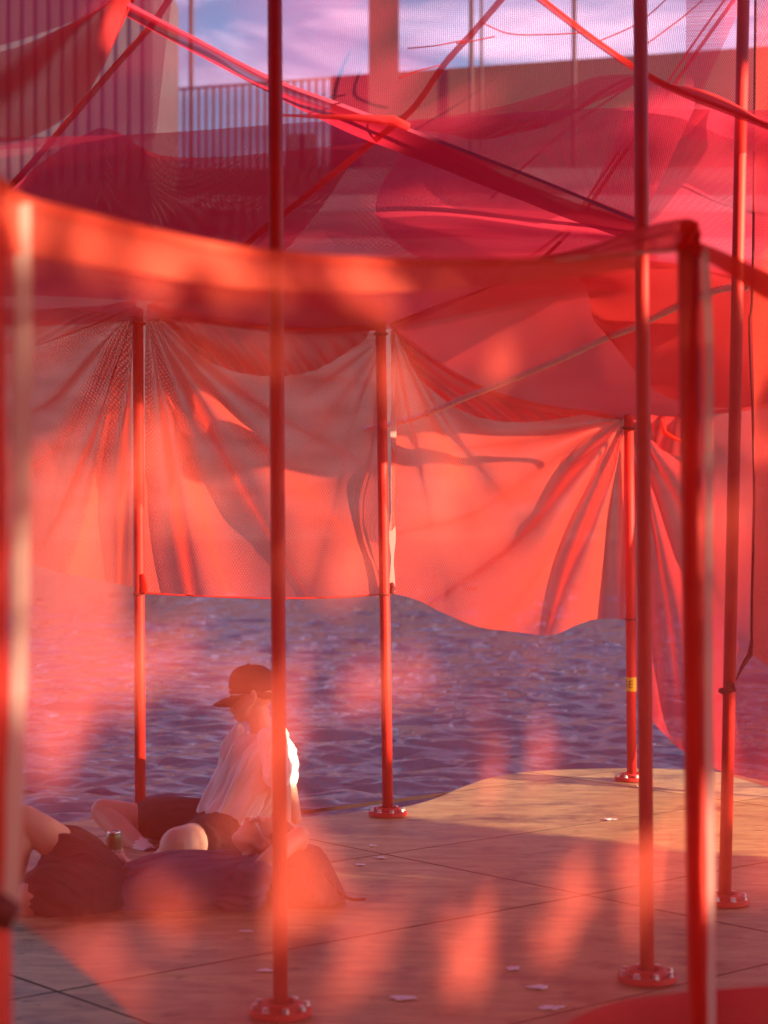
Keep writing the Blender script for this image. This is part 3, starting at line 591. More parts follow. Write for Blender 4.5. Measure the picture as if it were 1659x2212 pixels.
# dark sheet in the lower right corner
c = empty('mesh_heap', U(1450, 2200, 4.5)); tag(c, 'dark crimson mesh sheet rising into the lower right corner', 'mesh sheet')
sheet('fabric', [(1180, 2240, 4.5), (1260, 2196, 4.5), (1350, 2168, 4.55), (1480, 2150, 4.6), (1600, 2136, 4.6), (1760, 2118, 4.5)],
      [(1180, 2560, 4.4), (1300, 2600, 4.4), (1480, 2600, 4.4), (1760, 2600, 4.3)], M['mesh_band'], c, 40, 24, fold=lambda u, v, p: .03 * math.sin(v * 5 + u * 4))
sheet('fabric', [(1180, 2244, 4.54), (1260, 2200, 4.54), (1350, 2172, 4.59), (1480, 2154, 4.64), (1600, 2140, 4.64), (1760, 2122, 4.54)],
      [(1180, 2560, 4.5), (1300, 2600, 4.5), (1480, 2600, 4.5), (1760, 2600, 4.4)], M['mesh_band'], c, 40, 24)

# ------------------------------------------------------------------ poles
def hexbolt(V, Fc, c, r=.0095, h=.012):
    tube_geo(V, Fc, [c, c + Vector((0, 0, h))], r, 6)
def pole(base, top, Y, r, label, topz=None, flange=True, Yt=None):
    b = U(base[0], base[1], Y); b.z = 0; tp = U(top[0], top[1], Yt or Y)
    root = empty('support_pole', b); tag(root, label, 'pole', 'red steel poles bolted to the deck')
    tube('pipe', [b + Vector((0, 0, .012)), b.lerp(tp, .33), b.lerp(tp, .66), tp], r, M['pole'], root, 28)
    tube('cap', [tp, tp + Vector((0, 0, .012)), tp + Vector((0, 0, .02))], [r * 1.06, r * 1.06, r * .5], M['pole'], root, 20)
    if flange:
        V, Fc = [], []
        ro, ri = .100, .045
        prof = [(ri, .004), (ro - .004, .004), (ro, .008), (ro, .022), (ro - .004, .026), (.068, .026), (.060, .044), (.057, .046), (.048, .046), (ri - .002, .040), (ri - .002, .006)]
        k = 48
        for (rr, z) in prof:
            for q in range(k):
                th = 2 * math.pi * q / k; V.append(b + Vector((rr * math.cos(th), rr * math.sin(th), z)))
        for i in range(len(prof)):
            for q in range(k):
                j = (i + 1) % len(prof); Fc.append((i * k + q, i * k + (q + 1) % k, j * k + (q + 1) % k, j * k + q))
        fl = mesh('flange', V, Fc, M['pole'], root, smooth=False)
        me = None
        for q in range(8):
            th = 2 * math.pi * (q + .3) / 8; cc = b + Vector((.083 * math.cos(th), .083 * math.sin(th), .026))
            if me is None:
                V, Fc = [], []
                tube_geo(V, Fc, [Vector((0, 0, 0)), Vector((0, 0, .004))], .013, 16); tube_geo(V, Fc, [Vector((0, 0, .004)), Vector((0, 0, .016))], .0105, 6)
                o = mesh('bolt', V, Fc, M['steel'], None, smooth=False); me = o.data
            else:
                o = bpy.data.objects.new('bolt', me); col.objects.link(o)
            o.parent = fl; o.matrix_parent_inverse = Matrix.Translation(b).inverted(); o.matrix_parent_inverse = Matrix.Identity(4)
            o.location = cc - Vector((0, 0, 0)); o.rotation_euler = (0, 0, rng.random())
    return root
pA = pole((606, 2190), (593, -120), 6.27, .0232, 'red pole passing in front of the seated man')
pC = pole((1398, 2122), (1382, -120), 6.72, .0240, 'red pole with its bolted foot on the deck just left of the thick near pole')
pB = pole((1566, 1955), (1608, -120), 8.03, .0250, 'leaning red pole with a dark cord knotted round it, at the right')
p1 = pole((303, 1788), (298, 674), 9.95, .0270, 'red pole rising behind the raised knee of the seated man')
p2 = pole((838, 1763), (822, 702), 10.34, .0275, 'red pole in the middle at the water edge, with bright bolts on its foot')
p3 = pole((1365, 1687), (1358, 903), 11.67, .0285, 'farthest red pole, with a yellow tape round it')
p4 = pole((1517, 2690), (1487, 540), 4.3, .0243, 'thick out-of-focus near red pole at the right')
p5 = pole((6, 3391), (-30, 425), 3.0, .0243, 'thick out-of-focus near red pole at the left edge')
# fittings on poles
def wrap(parent, x, y, Y, r, mat, name='cord_wrap', h=.01):
    cpt = U(x, y, Y); V, Fc = [], []
    ring = [cpt + Vector((r * math.cos(t), r * math.sin(t), .004 * math.sin(t))) for t in [i * math.pi / 10 for i in range(21)]]
    tube_geo(V, Fc, ring, h / 2, 8); return mesh(name, V, Fc, mat, parent)
wrap(pB, 1570, 1492, 8.03, .028, M['cord']); wrap(p1, 301, 1283, 9.95, .030, M['cord']); wrap(p2, 831, 1284, 10.34, .030, M['cord'])
wrap(p1, 299, 700, 9.95, .029, M['hem'], 'binding', .02); wrap(p2, 823, 722, 10.34, .03, M['cord'], 'binding', .016)
wrap(p3, 1359, 925, 11.67, .031, M['cord'], 'binding', .02); wrap(p3, 1362, 1338, 11.67, .031, M['cord'])
tube('binding', [U(308, 1240, 9.92), U(314, 1262, 9.92), U(314, 1282, 9.92)], [.006, .010, .012], M['hem'], p1, 8)
# yellow tape with black characters
cpt = U(1363.5, 1479, 11.67); V, Fc = [], []
k = 40; rr = .0305
for z in (-.04, .042):
    for q in range(k): V.append(cpt + Vector((rr * math.cos(2 * math.pi * q / k), rr * math.sin(2 * math.pi * q / k), z + .003 * math.sin(q * 2.1))))
Fc = [(q, (q + 1) % k, k + (q + 1) % k, k + q) for q in range(k)]
yt = mesh('yellow_tape', V, Fc, M['yellow'], p3)
def text_on_cylinder(s, size, centre, r, ang0, mat, parent, name='lettering', shear=0.0, facing=None):
    cu = bpy.data.curves.new(name, 'FONT'); cu.body = s; cu.size = size; cu.align_x = 'CENTER'; cu.align_y = 'CENTER'; cu.extrude = 0; cu.shear = shear; cu.resolution_u = 3
    o = bpy.data.objects.new(name, cu); col.objects.link(o)
    dg = bpy.context.evaluated_depsgraph_get(); me = bpy.data.meshes.new_from_object(o.evaluated_get(dg)); bpy.data.objects.remove(o)
    bm = bmesh.new(); bm.from_mesh(me); bmesh.ops.subdivide_edges(bm, edges=bm.edges, cuts=1); 
    for v in bm.verts:
        a = ang0 + v.co.x / r; v.co = Vector((centre.x + r * math.cos(a), centre.y + r * math.sin(a), centre.z + v.co.y))
    bm.to_mesh(me); bm.free(); me.materials.clear(); return link(name, me, mat, parent, smooth=False)
text_on_cylinder('SE', .062, cpt, .0312, R(-128), M['ink'], p3)

# ------------------------------------------------------------------ bodies
def blob(V, Fc, c, r, seg=14, rot=None):
    b = len(V); c = Vector(c); rx, ry, rz = (r if isinstance(r, (tuple, list)) else (r, r, r))
    m = rot if rot is not None else Matrix.Identity(3)
    V.append(c + m @ Vector((0, 0, rz)))
    for i in range(1, seg):
        ph = math.pi * i / seg
        for k in range(seg * 2):
            th = math.pi * k / seg; V.append(c + m @ Vector((rx * math.sin(ph) * math.cos(th), ry * math.sin(ph) * math.sin(th), rz * math.cos(ph))))
    V.append(c + m @ Vector((0, 0, -rz))); n2 = seg * 2
    for k in range(n2): Fc.append((b, b + 1 + k, b + 1 + (k + 1) % n2))
    for i in range(seg - 2):
        for k in range(n2): Fc.append((b + 1 + i * n2 + k, b + 1 + (i + 1) * n2 + k, b + 1 + (i + 1) * n2 + (k + 1) % n2, b + 1 + i * n2 + (k + 1) % n2))
    e = b + 1 + (seg - 1) * n2
    for k in range(n2): Fc.append((e, e - n2 + (k + 1) % n2, e - n2 + k))
def limb(V, Fc, pts, rad, n=16):
    """closed rounded tapered limb through pts"""
    rad = [(r if isinstance(r, (tuple, list)) else (r, r)) for r in rad]
    m = max(8, len(pts) * 5)
    P = catmull([tuple(p) + (r[0], r[1]) for p, r in zip(pts, rad)], m)
    tube_geo(V, Fc, [Vector(p[:3]) for p in P], [(p[3], p[4]) for p in P], n)
    for p, r in ((pts[0], rad[0]), (pts[-1], rad[-1])):
        blob(V, Fc, p, min(r) * .98, 8)
JOBS = []
def fuse(name, V, Fc, mat, parent, voxel=.007, smooth=6, wrinkle=None):
    """one continuous surface from overlapping closed limbs"""
    o = mesh(name, V, Fc, mat, parent)
    md = o.modifiers.new('r', 'REMESH'); md.mode = 'VOXEL'; md.voxel_size = voxel; md.use_smooth_shade = True
    md2 = o.modifiers.new('s', 'SMOOTH'); md2.iterations = smooth; md2.factor = .5
    JOBS.append((o, wrinkle)); return o
def finish_bodies():
    dg = bpy.context.evaluated_depsgraph_get()
    outs = [bpy.data.meshes.new_from_object(o.evaluated_get(dg)) for o, w in JOBS]
    for (o, w), out in zip(JOBS, outs):
        mat = o.data.materials[0]; o.modifiers.clear(); o.data = out
        if not len(out.materials): out.materials.append(mat)
        if w:
            cos = [v.co + v.normal * w(v.co) for v in out.vertices]
            out.vertices.foreach_set('co', np.array([tuple(c) for c in cos], dtype=np.float32).ravel()); out.update()
def basis(fwd, up):
    f = Vector(fwd).normalized(); u = Vector(up); u = (u - f * u.dot(f)).normalized(); s = f.cross(u)
    return Matrix((f, s, u)).transposed()      # columns: forward, side, up
def head_geo(V, Fc, c, Rm, s=1.0):
    def q(x, y, z): return c + Rm @ (Vector((x, y, z)) * s)
    blob(V, Fc, q(-.012, 0, .035), (.098 * s, .077 * s, .095 * s), 16, Rm)          # cranium
    blob(V, Fc, q(.030, 0, -.030), (.062 * s, .060 * s, .080 * s), 14, Rm)          # face
    blob(V, Fc, q(.048, 0, -.088), (.034 * s, .036 * s, .026 * s), 10, Rm)          # chin
    limb(V, Fc, [q(.055, 0, -.086), q(.028, .052, -.055), q(0, .062, -.02)], [.017 * s, .016 * s, .016 * s], 8)
    limb(V, Fc, [q(.055, 0, -.086), q(.028, -.052, -.055), q(0, -.062, -.02)], [.017 * s, .016 * s, .016 * s], 8)
    limb(V, Fc, [q(.080, 0, .020), q(.093, 0, -.004), q(.108, 0, -.026)], [.010 * s, .011 * s, .0135 * s], 8)   # nose
    blob(V, Fc, q(.096, .011, -.031), .0095 * s, 8); blob(V, Fc, q(.096, -.011, -.031), .0095 * s, 8)
    blob(V, Fc, q(.086, 0, -.053), (.012 * s, .021 * s, .0065 * s), 8, Rm); blob(V, Fc, q(.084, 0, -.066), (.012 * s, .019 * s, .007 * s), 8, Rm)  # lips
    limb(V, Fc, [q(.080, -.040, .030), q(.090, -.015, .033), q(.090, .015, .033), q(.080, .040, .030)], [.009 * s] * 4, 8)     # brow
    for sd_ in (-1, 1):
        limb(V, Fc, [q(-.008, sd_ * .078, .018), q(-.020, sd_ * .086, .020), q(-.024, sd_ * .088, -.004), q(-.010, sd_ * .080, -.028)], [.008 * s, .010 * s, .010 * s, .008 * s], 8)
    return q
def shirtfold(ax, k, amp, seed):
    ax = Vector(ax).normalized(); t1 = ax.cross(Vector((.1, .2, 1))).normalized(); t2 = ax.cross(t1)
    def f(co):
        a = co.dot(ax) * 2.2; b_ = co.dot(t1) * k; c_ = co.dot(t2) * k
        n_ = noise.noise(Vector((a + seed, b_ + .6 * a, c_)))
        n2_ = noise.noise(Vector((a * 2.2 + seed, b_ * 2.0, c_ * 2.0 + 1.3 * a)))
        n3_ = noise.noise(Vector((a * 1.2 + seed * 2, b_ * 3.2 + a, c_ * 3.2)))
        return amp * (1 - abs(n_) * 2.6) + amp * .5 * n2_ + amp * .55 * (.5 - abs(n3_) * 2.2)
    return f
# ---- seated man
YS = 9.45
root = empty('person', U(500, 1830, YS)); tag(root, 'person sitting in a white shirt and black cap, in profile, looking left', 'person')
V, Fc = [], []
hc = U(543, 1503, YS); Rm = basis((-1, .04, -.04), (.03, 0, 1))
q = head_geo(V, Fc, hc, Rm, 1.10)
limb(V, Fc, [q(-.018, 0, -.02), U(562, 1566, YS), U(572, 1600, YS)], [.054, .054, .066])
limb(V, Fc, [U(572, 1618, YS), U(556, 1660, YS), U(535, 1720, YS), U(492, 1778, YS)], [(.07, .12), (.10, .145), (.11, .145), (.12, .15)])
# shoulders
limb(V, Fc, [U(582, 1612, YS - .15), U(576, 1606, YS), U(582, 1612, YS + .15)], [.050, .06, .050])
# near arm propped behind
limb(V, Fc, [U(588, 1610, YS - .18), U(606, 1690, YS - .21), U(612, 1705, YS - .21), U(616, 1778, YS - .23)], [.046, .040, .038, .028])
blob(V, Fc, U(628, 1796, YS - .25), (.05, .045, .016), 8)
for k in range(5):
    dx = -.03 + k * .016
    limb(V, Fc, [U(628, 1797, YS - .25) + Vector((.02 + dx * .2, dx, -.002)), U(628, 1800, YS - .25) + Vector((.075 + (.012 if 0 < k < 4 else -.015), dx * 1.5, -.008))], [.009, .007], 8)
limb(V, Fc, [U(596, 1608, YS + .18), U(622, 1690, YS + .24), U(640, 1770, YS + .26)], [.045, .038, .028])
# far leg : hip, raised knee, ankle
limb(V, Fc, [U(470, 1790, YS + .10), U(330, 1775, YS + .14), U(222, 1752, YS + .12)], [.088, .076, .060])
limb(V, Fc, [U(222, 1756, YS + .12), U(262, 1795, YS + .02), U(318, 1842, YS - .12)], [.058, .058, .036])
limb(V, Fc, [U(322, 1846, YS - .13), U(300, 1866, YS - .2), U(270, 1872, YS - .26)], [.036, .034, .024])
# near leg crossed, knee towards the viewer
limb(V, Fc, [U(480, 1800, YS - .10), U(430, 1815, YS - .35), U(385, 1830, YS - .60)], [.088, .085, .088])
limb(V, Fc, [U(385, 1834, YS - .60), U(350, 1862, YS - .40), U(330, 1868, YS - .22)], [.062, .055, .04])
body = fuse('body', V, Fc, M['skin'], root, .0075, 5)
# shirt
V, Fc = [], []
limb(V, Fc, [U(574, 1600, YS), U(570, 1620, YS), U(552, 1665, YS), U(520, 1725, YS), U(492, 1772, YS)], [(.055, .15), (.090, .185), (.118, .175), (.125, .17), (.14, .17)], 24)
limb(V, Fc, [U(548, 1604, YS - .04), U(528, 1622, YS - .04), U(514, 1660, YS - .02), U(490, 1715, YS), U(462, 1752, YS)], [.04, .062, .080, .085, .07], 16)
limb(V, Fc, [U(516, 1572, YS - .03), U(502, 1620, YS - .02), U(484, 1690, YS), U(436, 1752, YS)], [.026, .042, .050, .024], 12)
limb(V, Fc, [U(588, 1602, YS - .17), U(598, 1645, YS - .19), U(602, 1690, YS - .20)], [.062, .062, .056], 14)
limb(V, Fc, [U(590, 1606, YS - .10), U(592, 1680, YS - .08), U(566, 1750, YS - .04)], [.055, .065, .05], 12)
limb(V, Fc, [U(596, 1598, YS + .17), U(612, 1640, YS + .2), U(615, 1680, YS + .22)], [.060, .058, .054], 14)
limb(V, Fc, [U(450, 1758, YS - .05), U(480, 1780, YS - .14), U(510, 1796, YS - .16)], [.028, .03, .022], 10)
fuse('shirt', V, Fc, M['white'], root, .007, 4, shirtfold((-.45, 0, -.9), 13, .015, 3.1))
# collar opening: skin wedge is the neck; shorts
V, Fc = [], []
limb(V, Fc, [U(505, 1790, YS), U(470, 1796, YS)], [(.14, .18), (.13, .17)], 20)
limb(V, Fc, [U(480, 1788, YS + .10), U(400, 1772, YS + .13), U(330, 1768, YS + .14)], [.112, .108, .098], 16)
limb(V, Fc, [U(490, 1806, YS - .08), U(455, 1812, YS - .25), U(425, 1822, YS - .40)], [.112, .11, .10], 16)
fuse('shorts', V, Fc, M['black'], root, .009, 4, shirtfold((-1, 0, .1), 9, .007, 1.0))
# cap
V, Fc = [], []
def crown(scale, c0, Rm_, V, Fc, seg=24, rings=12):
    b = len(V); V.append(c0 + Rm_ @ Vector((-.004, 0, .128 * scale)))
    for i in range(1, rings + 1):
        ph = (math.pi / 2) * i / rings
        for k_ in range(seg):
            th = 2 * math.pi * k_ / seg
            x = (.112 if math.cos(th) > 0 else .120) * math.cos(th) * math.sin(ph) ** .9; y = .090 * math.sin(th) * math.sin(ph) ** .9; z = .128 * math.cos(ph) ** .85 if ph < math.pi / 2 else 0
            if math.cos(th) > .5: z += .012 * math.sin(ph * 2)
            V.append(c0 + Rm_ @ Vector((x * scale, y * scale, z * scale)))
    for k_ in range(seg): Fc.append((b, b + 1 + k_, b + 1 + (k_ + 1) % seg))
    for i in range(rings - 1):
        for k_ in range(seg): Fc.append((b + 1 + i * seg + k_, b + 1 + (i + 1) * seg + k_, b + 1 + (i + 1) * seg + (k_ + 1) % seg, b + 1 + i * seg + (k_ + 1) % seg))
Rc = basis((-1, .06, -.20), (-.20, 0, 1))
c0 = hc + Rm @ Vector((-.010, 0, .014))
crown(1.03, c0, Rc, V, Fc)
cap = mesh('cap', V, Fc, M['capm'], root)
V, Fc = [], []; nn = 18
for layer, dz in ((0, 0), (1, .004)):
    for j in range(7):
        t_ = j / 6
        for i in range(nn):
            a_ = -1.15 + 2.3 * i / (nn - 1); r0 = .098; ext = .104 * (math.cos(a_ * .95) ** .7 if abs(a_) < 1.5 else 0)
            x = (r0 * math.cos(a_) + ext * t_); y = .092 * math.sin(a_)
            z = -.022 * t_ * t_ - .9 * y * y * 3.0 * t_ + dz - .002
            V.append(c0 + Rc @ Vector((x, y, z)))
for j in range(6):
    for i in range(nn - 1):
        a = j * nn + i; Fc.append((a, a + 1, a + nn + 1, a + nn)); o_ = 7 * nn; Fc.append((o_ + a + nn, o_ + a + nn + 1, o_ + a + 1, o_ + a))
for i in range(nn - 1):
    a = 6 * nn + i; o_ = 7 * nn; Fc.append((a, a + 1, o_ + a + 1, o_ + a))
mesh('brim', V, Fc, M['capm'], cap)
V, Fc = [], []; blob(V, Fc, c0 + Rc @ Vector((-.004, 0, .134)), (.009, .009, .006), 6); mesh('button', V, Fc, M['capm'], cap)
# glasses
V, Fc = [], []
for sd_ in (-1, 1):
    ring = [q(.090 - .004 * abs(math.sin(t)), sd_ * .033 + .024 * math.cos(t), .006 + .018 * math.sin(t)) for t in [i * math.pi / 8 for i in range(17)]]
    tube_geo(V, Fc, ring, .0016, 6); tube_geo(V, Fc, [q(.086, sd_ * .058, .010), q(.02, sd_ * .080, .012), q(-.015, sd_ * .084, .014)], .0018, 6)
mesh('glasses', V, Fc, M['alu'], root)
for sd_ in (-1, 1):
    V, Fc = [], []; blob(V, Fc, q(.070, sd_ * .031, .006), .0125, 8); mesh('eye', V, Fc, M['print'], root)
V, Fc = [], []
limb(V, Fc, [q(-.085, .02, .0), q(-.09, 0, -.01), q(-.085, -.02, .0)], [.02, .024, .02], 8)
limb(V, Fc, [q(-.03, -.074, .012), q(-.06, -.058, .004), q(-.085, -.03, .0)], [.012, .02, .02], 8)
fuse('hair', V, Fc, M['hair'], root, .006, 2)
# sock and shoe
V, Fc = [], []
limb(V, Fc, [U(302, 1828, YS - .08), U(318, 1843, YS - .12), U(322, 1852, YS - .14)], [.043, .042, .042], 14)
fuse('sock', V, Fc, M['white'], root, .006, 2, lambda co: .002 * math.sin(co.z * 400))
V, Fc = [], []
limb(V, Fc, [U(326, 1852, YS - .15), U(300, 1870, YS - .22), U(262, 1874, YS - .28)], [.046, .044, .034], 14)
fuse('shoe', V, Fc, M['black'], root, .007, 2)

# ---- lying man
YL = 8.05
root = empty('person', U(330, 1985, YL)); tag(root, 'person lying in a mauve shirt and dark shorts, arm behind the head', 'person')
V, Fc = [], []
hc = U(568, 1818, YL + .12); Rm = basis((-.42, .10, .90), (.90, .05, .42))
q2 = head_geo(V, Fc, hc, Rm, 1.0)
limb(V, Fc, [hc + Rm @ Vector((-.02, 0, -.03)), U(545, 1870, YL + .10), U(520, 1900, YL + .08)], [.058, .060, .075])
limb(V, Fc, [U(545, 1912, YL + .08), U(470, 1926, YL + .06), U(380, 1928, YL + .05), U(290, 1936, YL + .05), U(215, 1944, YL + .05)],
     [(.10, .17), (.105, .19), (.105, .17), (.10, .16), (.11, .17)], 20)
limb(V, Fc, [U(536, 1912, YL - .10), U(546, 1900, YL + .05), U(540, 1905, YL + .25)], [.055, .07, .06])
# near arm: shoulder -> elbow up -> hand behind head
limb(V, Fc, [U(550, 1902, YL - .15), U(592, 1852, YL - .12), U(648, 1806, YL - .04)], [.050, .044, .038])
limb(V, Fc, [U(646, 1812, YL - .02), U(632, 1850, YL + .06), U(606, 1878, YL + .12)], [.042, .038, .028])
blob(V, Fc, U(598, 1882, YL + .14), (.05, .03, .02), 8)
for k in range(5):
    limb(V, Fc, [U(598, 1882, YL + .11 + k * .018), U(575, 1886 - 2 * k, YL + .11 + k * .02)], [.010, .008], 8)
# far arm along the belly, hand on the can
limb(V, Fc, [U(530, 1890, YL + .28), U(440, 1912, YL + .38), U(425, 1910, YL + .38)], [.052, .045, .042])
limb(V, Fc, [U(425, 1910, YL + .38), U(345, 1892, YL + .36), U(290, 1876, YL + .30)], [.042, .036, .027])
hw = U(274, 1866, YL + .29)
limb(V, Fc, [hw, U(258, 1858, YL + .27)], [(.022, .034), (.020, .040)], 14)
canc = U(246, 1832, YL + .30)
for k in range(4):
    z = 1873 - k * 9.5
    a = [R(-20), R(-70), R(-110), R(-150)]
    limb(V, Fc, [Vector((canc.x + .044 * math.cos(t), canc.y + .044 * math.sin(t), U(0, z, YL + .3).z + .002)) for t in a], [.0105, .010, .0095, .0085], 8)
limb(V, Fc, [U(268, 1856, YL + .31), U(262, 1838, YL + .36), Vector((canc.x + .02, canc.y + .042, canc.z))], [.012, .011, .010], 8)
# legs
limb(V, Fc, [U(215, 1925, YL + .14), U(130, 1830, YL + .12), U(52, 1772, YL + .10)], [.098, .080, .064])
limb(V, Fc, [U(50, 1776, YL + .10), U(28, 1870, YL + .08), U(6, 1985, YL + .06)], [.062, .058, .036])
limb(V, Fc, [U(6, 1985, YL + .05), U(-40, 1998, YL), U(-90, 2002, YL - .04)], [.036, .034, .026])
limb(V, Fc, [U(215, 1950, YL - .06), U(140, 1930, YL - .14), U(74, 1932, YL - .22)], [.095, .086, .068])
limb(V, Fc, [U(74, 1934, YL - .22), U(60, 1985, YL - .16), U(-10, 2010, YL - .08)], [.060, .05, .036])
fuse('body', V, Fc, M['skin'], root, .0075, 5)
V, Fc = [], []
limb(V, Fc, [U(552, 1905, YL + .07), U(500, 1912, YL + .06), U(400, 1922, YL + .05), U(310, 1930, YL + .05), U(262, 1940, YL + .05)],
     [(.10, .19), (.120, .21), (.135, .20), (.125, .19), (.11, .18)], 24)
limb(V, Fc, [U(490, 1930, YL - .06), U(530, 1922, YL - .10), U(548, 1904, YL - .13), U(566, 1882, YL - .13)], [.10, .088, .070, .058], 14)
fuse('shirt', V, Fc, M['grey'], root, .0075, 8, shirtfold((1, 0, .1), 9, .020, 5.2))
V, Fc = [], []
limb(V, Fc, [U(285, 1942, YL + .05), U(215, 1940, YL + .05)], [(.110, .18), (.135, .185)], 20)
limb(V, Fc, [U(225, 1925, YL + .14), U(180, 1872, YL + .14), U(150, 1844, YL + .13)], [.125, .12, .112], 16)
limb(V, Fc, [U(225, 1950, YL - .05), U(165, 1940, YL - .12), U(110, 1938, YL - .19)], [.125, .125, .118], 16)
limb(V, Fc, [U(250, 1938, YL + .08), U(175, 1905, YL + .02), U(128, 1905, YL - .04)], [.10, .14, .11], 16)
limb(V, Fc, [U(160, 1850, YL + .13), U(130, 1900, YL), U(98, 1965, YL - .18)], [.07, .10, .08], 16)
fuse('shorts', V, Fc, M['black'], root, .009, 10, shirtfold((-1, 0, .5), 9, .016, 9.0))
# hair, sunglasses, bracelet
V, Fc = [], []
blob(V, Fc, q2(-.028, 0, .050), (.094, .083, .092), 14, Rm); blob(V, Fc, q2(-.06, 0, 0), (.06, .078, .08), 12, Rm)
fuse('hair', V, Fc, M['hair'], root, .007, 2, lambda co: .004 * noise.noise(co * 60))
sg = None
V, Fc = [], []
for sd_ in (-1, 1):
    tube_geo(V, Fc, [q2(.094, sd_ * .062, .012), q2(.03, sd_ * .084, .014), q2(-.015, sd_ * .090, .016)], .0022, 6)
tube_geo(V, Fc, [q2(.100, -.062, .018), q2(.106, 0, .020), q2(.100, .062, .018)], .0025, 6)
sg = mesh('sunglasses', V, Fc, M['alu'], root)
for sd_ in (-1, 1):
    V, Fc = [], []; blob(V, Fc, q2(.098, sd_ * .033, .004), (.006, .028, .021), 10, Rm); mesh('lens', V, Fc, M['glass'], sg)
    V, Fc = [], []; blob(V, Fc, q2(.070, sd_ * .031, .006), .0125, 8); mesh('eye', V, Fc, M['print'], root)
V, Fc = [], []
ring = [U(300, 1875, YL + .30) + Vector((.006 * math.cos(t), .036 * math.sin(t), .034 * math.cos(t))) for t in [i * math.pi / 8 for i in range(17)]]
tube_geo(V, Fc, ring, .005, 6); mesh('bracelet', V, Fc, M['ink'], root)

# ---- can
root = empty('drink_can', canc - Vector((0, 0, .075))); tag(root, 'green beer can held upright on the lying person\'s belly', 'can')
V, Fc = [], []; k = 40
prof = [(.024, -.066), (.030, -.062), (.033, -.054), (.033, .046), (.0325, .052), (.028, .064)]
for (r_, z_) in prof:
    for i in range(k): V.append(canc + Vector((r_ * math.cos(2 * math.pi * i / k), r_ * math.sin(2 * math.pi * i / k), z_)))
for j in range(len(prof) - 1):
    for i in range(k): Fc.append((j * k + i, j * k + (i + 1) % k, (j + 1) * k + (i + 1) % k, (j + 1) * k + i))
Fc.append(tuple(range(k))[::-1]); mesh('body', V, Fc, M['green'], root)
V, Fc = [], []
prof = [(.0283, .0635), (.0285, .068), (.0265, .069), (.025, .064), (0.001, .064)]
for (r_, z_) in prof:
    for i in range(k): V.append(canc + Vector((r_ * math.cos(2 * math.pi * i / k), r_ * math.sin(2 * math.pi * i / k), z_)))
for j in range(len(prof) - 1):
    for i in range(k): Fc.append((j * k + i, j * k + (i + 1) % k, (j + 1) * k + (i + 1) % k, (j + 1) * k + i))
lid = mesh('lid', V, Fc, M['alu'], root)
box('pull_tab', canc + Vector((0, -.006, .0665)), (.012, .022, .002), M['alu'], lid)
text_on_cylinder('Carlsberg', .027, canc + Vector((0, 0, -.010)), .0336, R(-104), M['print'], root)
V, Fc = [], []
for i in range(13):
    a = R(-150 + i * 10); 
    for z in (-.036, -.030): V.append(canc + Vector((.0336 * math.cos(a), .0336 * math.sin(a), z + .006 * math.sin(i * .5))))
Fc = [(2 * i, 2 * i + 2, 2 * i + 3, 2 * i + 1) for i in range(12)]; mesh('printed_wave', V, Fc, M['print'], root, smooth=False)
# ---- bag
root = empty('backpack', U(680, 1960, YL)); tag(root, 'dark soft backpack under the lying person\'s head, a strap trailing right on the deck', 'backpack')
V, Fc = [], []
limb(V, Fc, [U(625, 1890, YL + .06), U(655, 1892, YL + .04), U(700, 1932, YL + .02), U(732, 1954, YL)], [(.12, .15), (.125, .17), (.065, .15), (.02, .10)], 20)
limb(V, Fc, [U(655, 1850, YL + .1), U(690, 1895, YL + .06), U(722, 1940, YL + .02)], [.05, .05, .03], 12)
limb(V, Fc, [U(640, 1862, YL + .08), U(680, 1880, YL + .06)], [.07, .06], 12)
limb(V, Fc, [U(610, 1945, YL + .02), U(680, 1948, YL - .02), U(730, 1952, YL)], [.07, .075, .035], 14)
fuse('body', V, Fc, M['blue'], root, .009, 4, lambda co: .012 * noise.noise(co * 14) + .004 * noise.noise(co * 40))
tube('strap', [U(728, 1925, YL - .02), U(742, 1936, YL - .03), U(760, 1944, YL - .04), U(790, 1944, YL - .05)], (.006), M['cord'], root, 8, samples=14)
tube('zip', [U(640, 1850, YL - .03), U(690, 1878, YL - .06), U(722, 1915, YL - .07)], .004, M['ink'], root, 6, samples=16)

# ---- far person on the quay
root = empty('person', (bgx(345, D + 14), D + 14, zt)); tag(root, 'tiny person in dark top and yellow trousers by the far railing', 'person')
px, py = bgx(345, D + 14), D + 14
V, Fc = [], []
limb(V, Fc, [(px, py, zt + .85), (px, py, zt + 1.15), (px + .05, py, zt + 1.42)], [(.16, .12), (.15, .11), (.17, .1)])
limb(V, Fc, [(px + .07, py, zt + 1.45), (px + .08, py, zt + 1.56)], [.06, .06]); blob(V, Fc, (px + .1, py, zt + 1.66), (.09, .08, .12), 10)
for s_ in (-1, 1):
    limb(V, Fc, [(px + s_ * .09, py, zt + .85), (px + s_ * .12 - .05, py, zt + .45), (px + s_ * .14, py, zt + .06)], [.09, .07, .05])
    limb(V, Fc, [(px + .05 + s_ * .18, py, zt + 1.40), (px + s_ * .26, py, zt + 1.15), (px + s_ * .22 + .1, py, zt + .95)], [.05, .045, .035])
fuse('body', V, Fc, M['skin'], root, .03, 2)
V, Fc = [], []
limb(V, Fc, [(px, py, zt + .9), (px, py, zt + 1.15), (px + .05, py, zt + 1.44)], [(.19, .15), (.18, .14), (.21, .13)]); fuse('top', V, Fc, M['black'], root, .03, 2)
V, Fc = [], []
for s_ in (-1, 1): limb(V, Fc, [(px + s_ * .08, py, zt + .9), (px + s_ * .12 - .05, py, zt + .5), (px + s_ * .14, py, zt + .12)], [.12, .10, .08])
fuse('trousers', V, Fc, M['yel_cloth'], root, .03, 2)

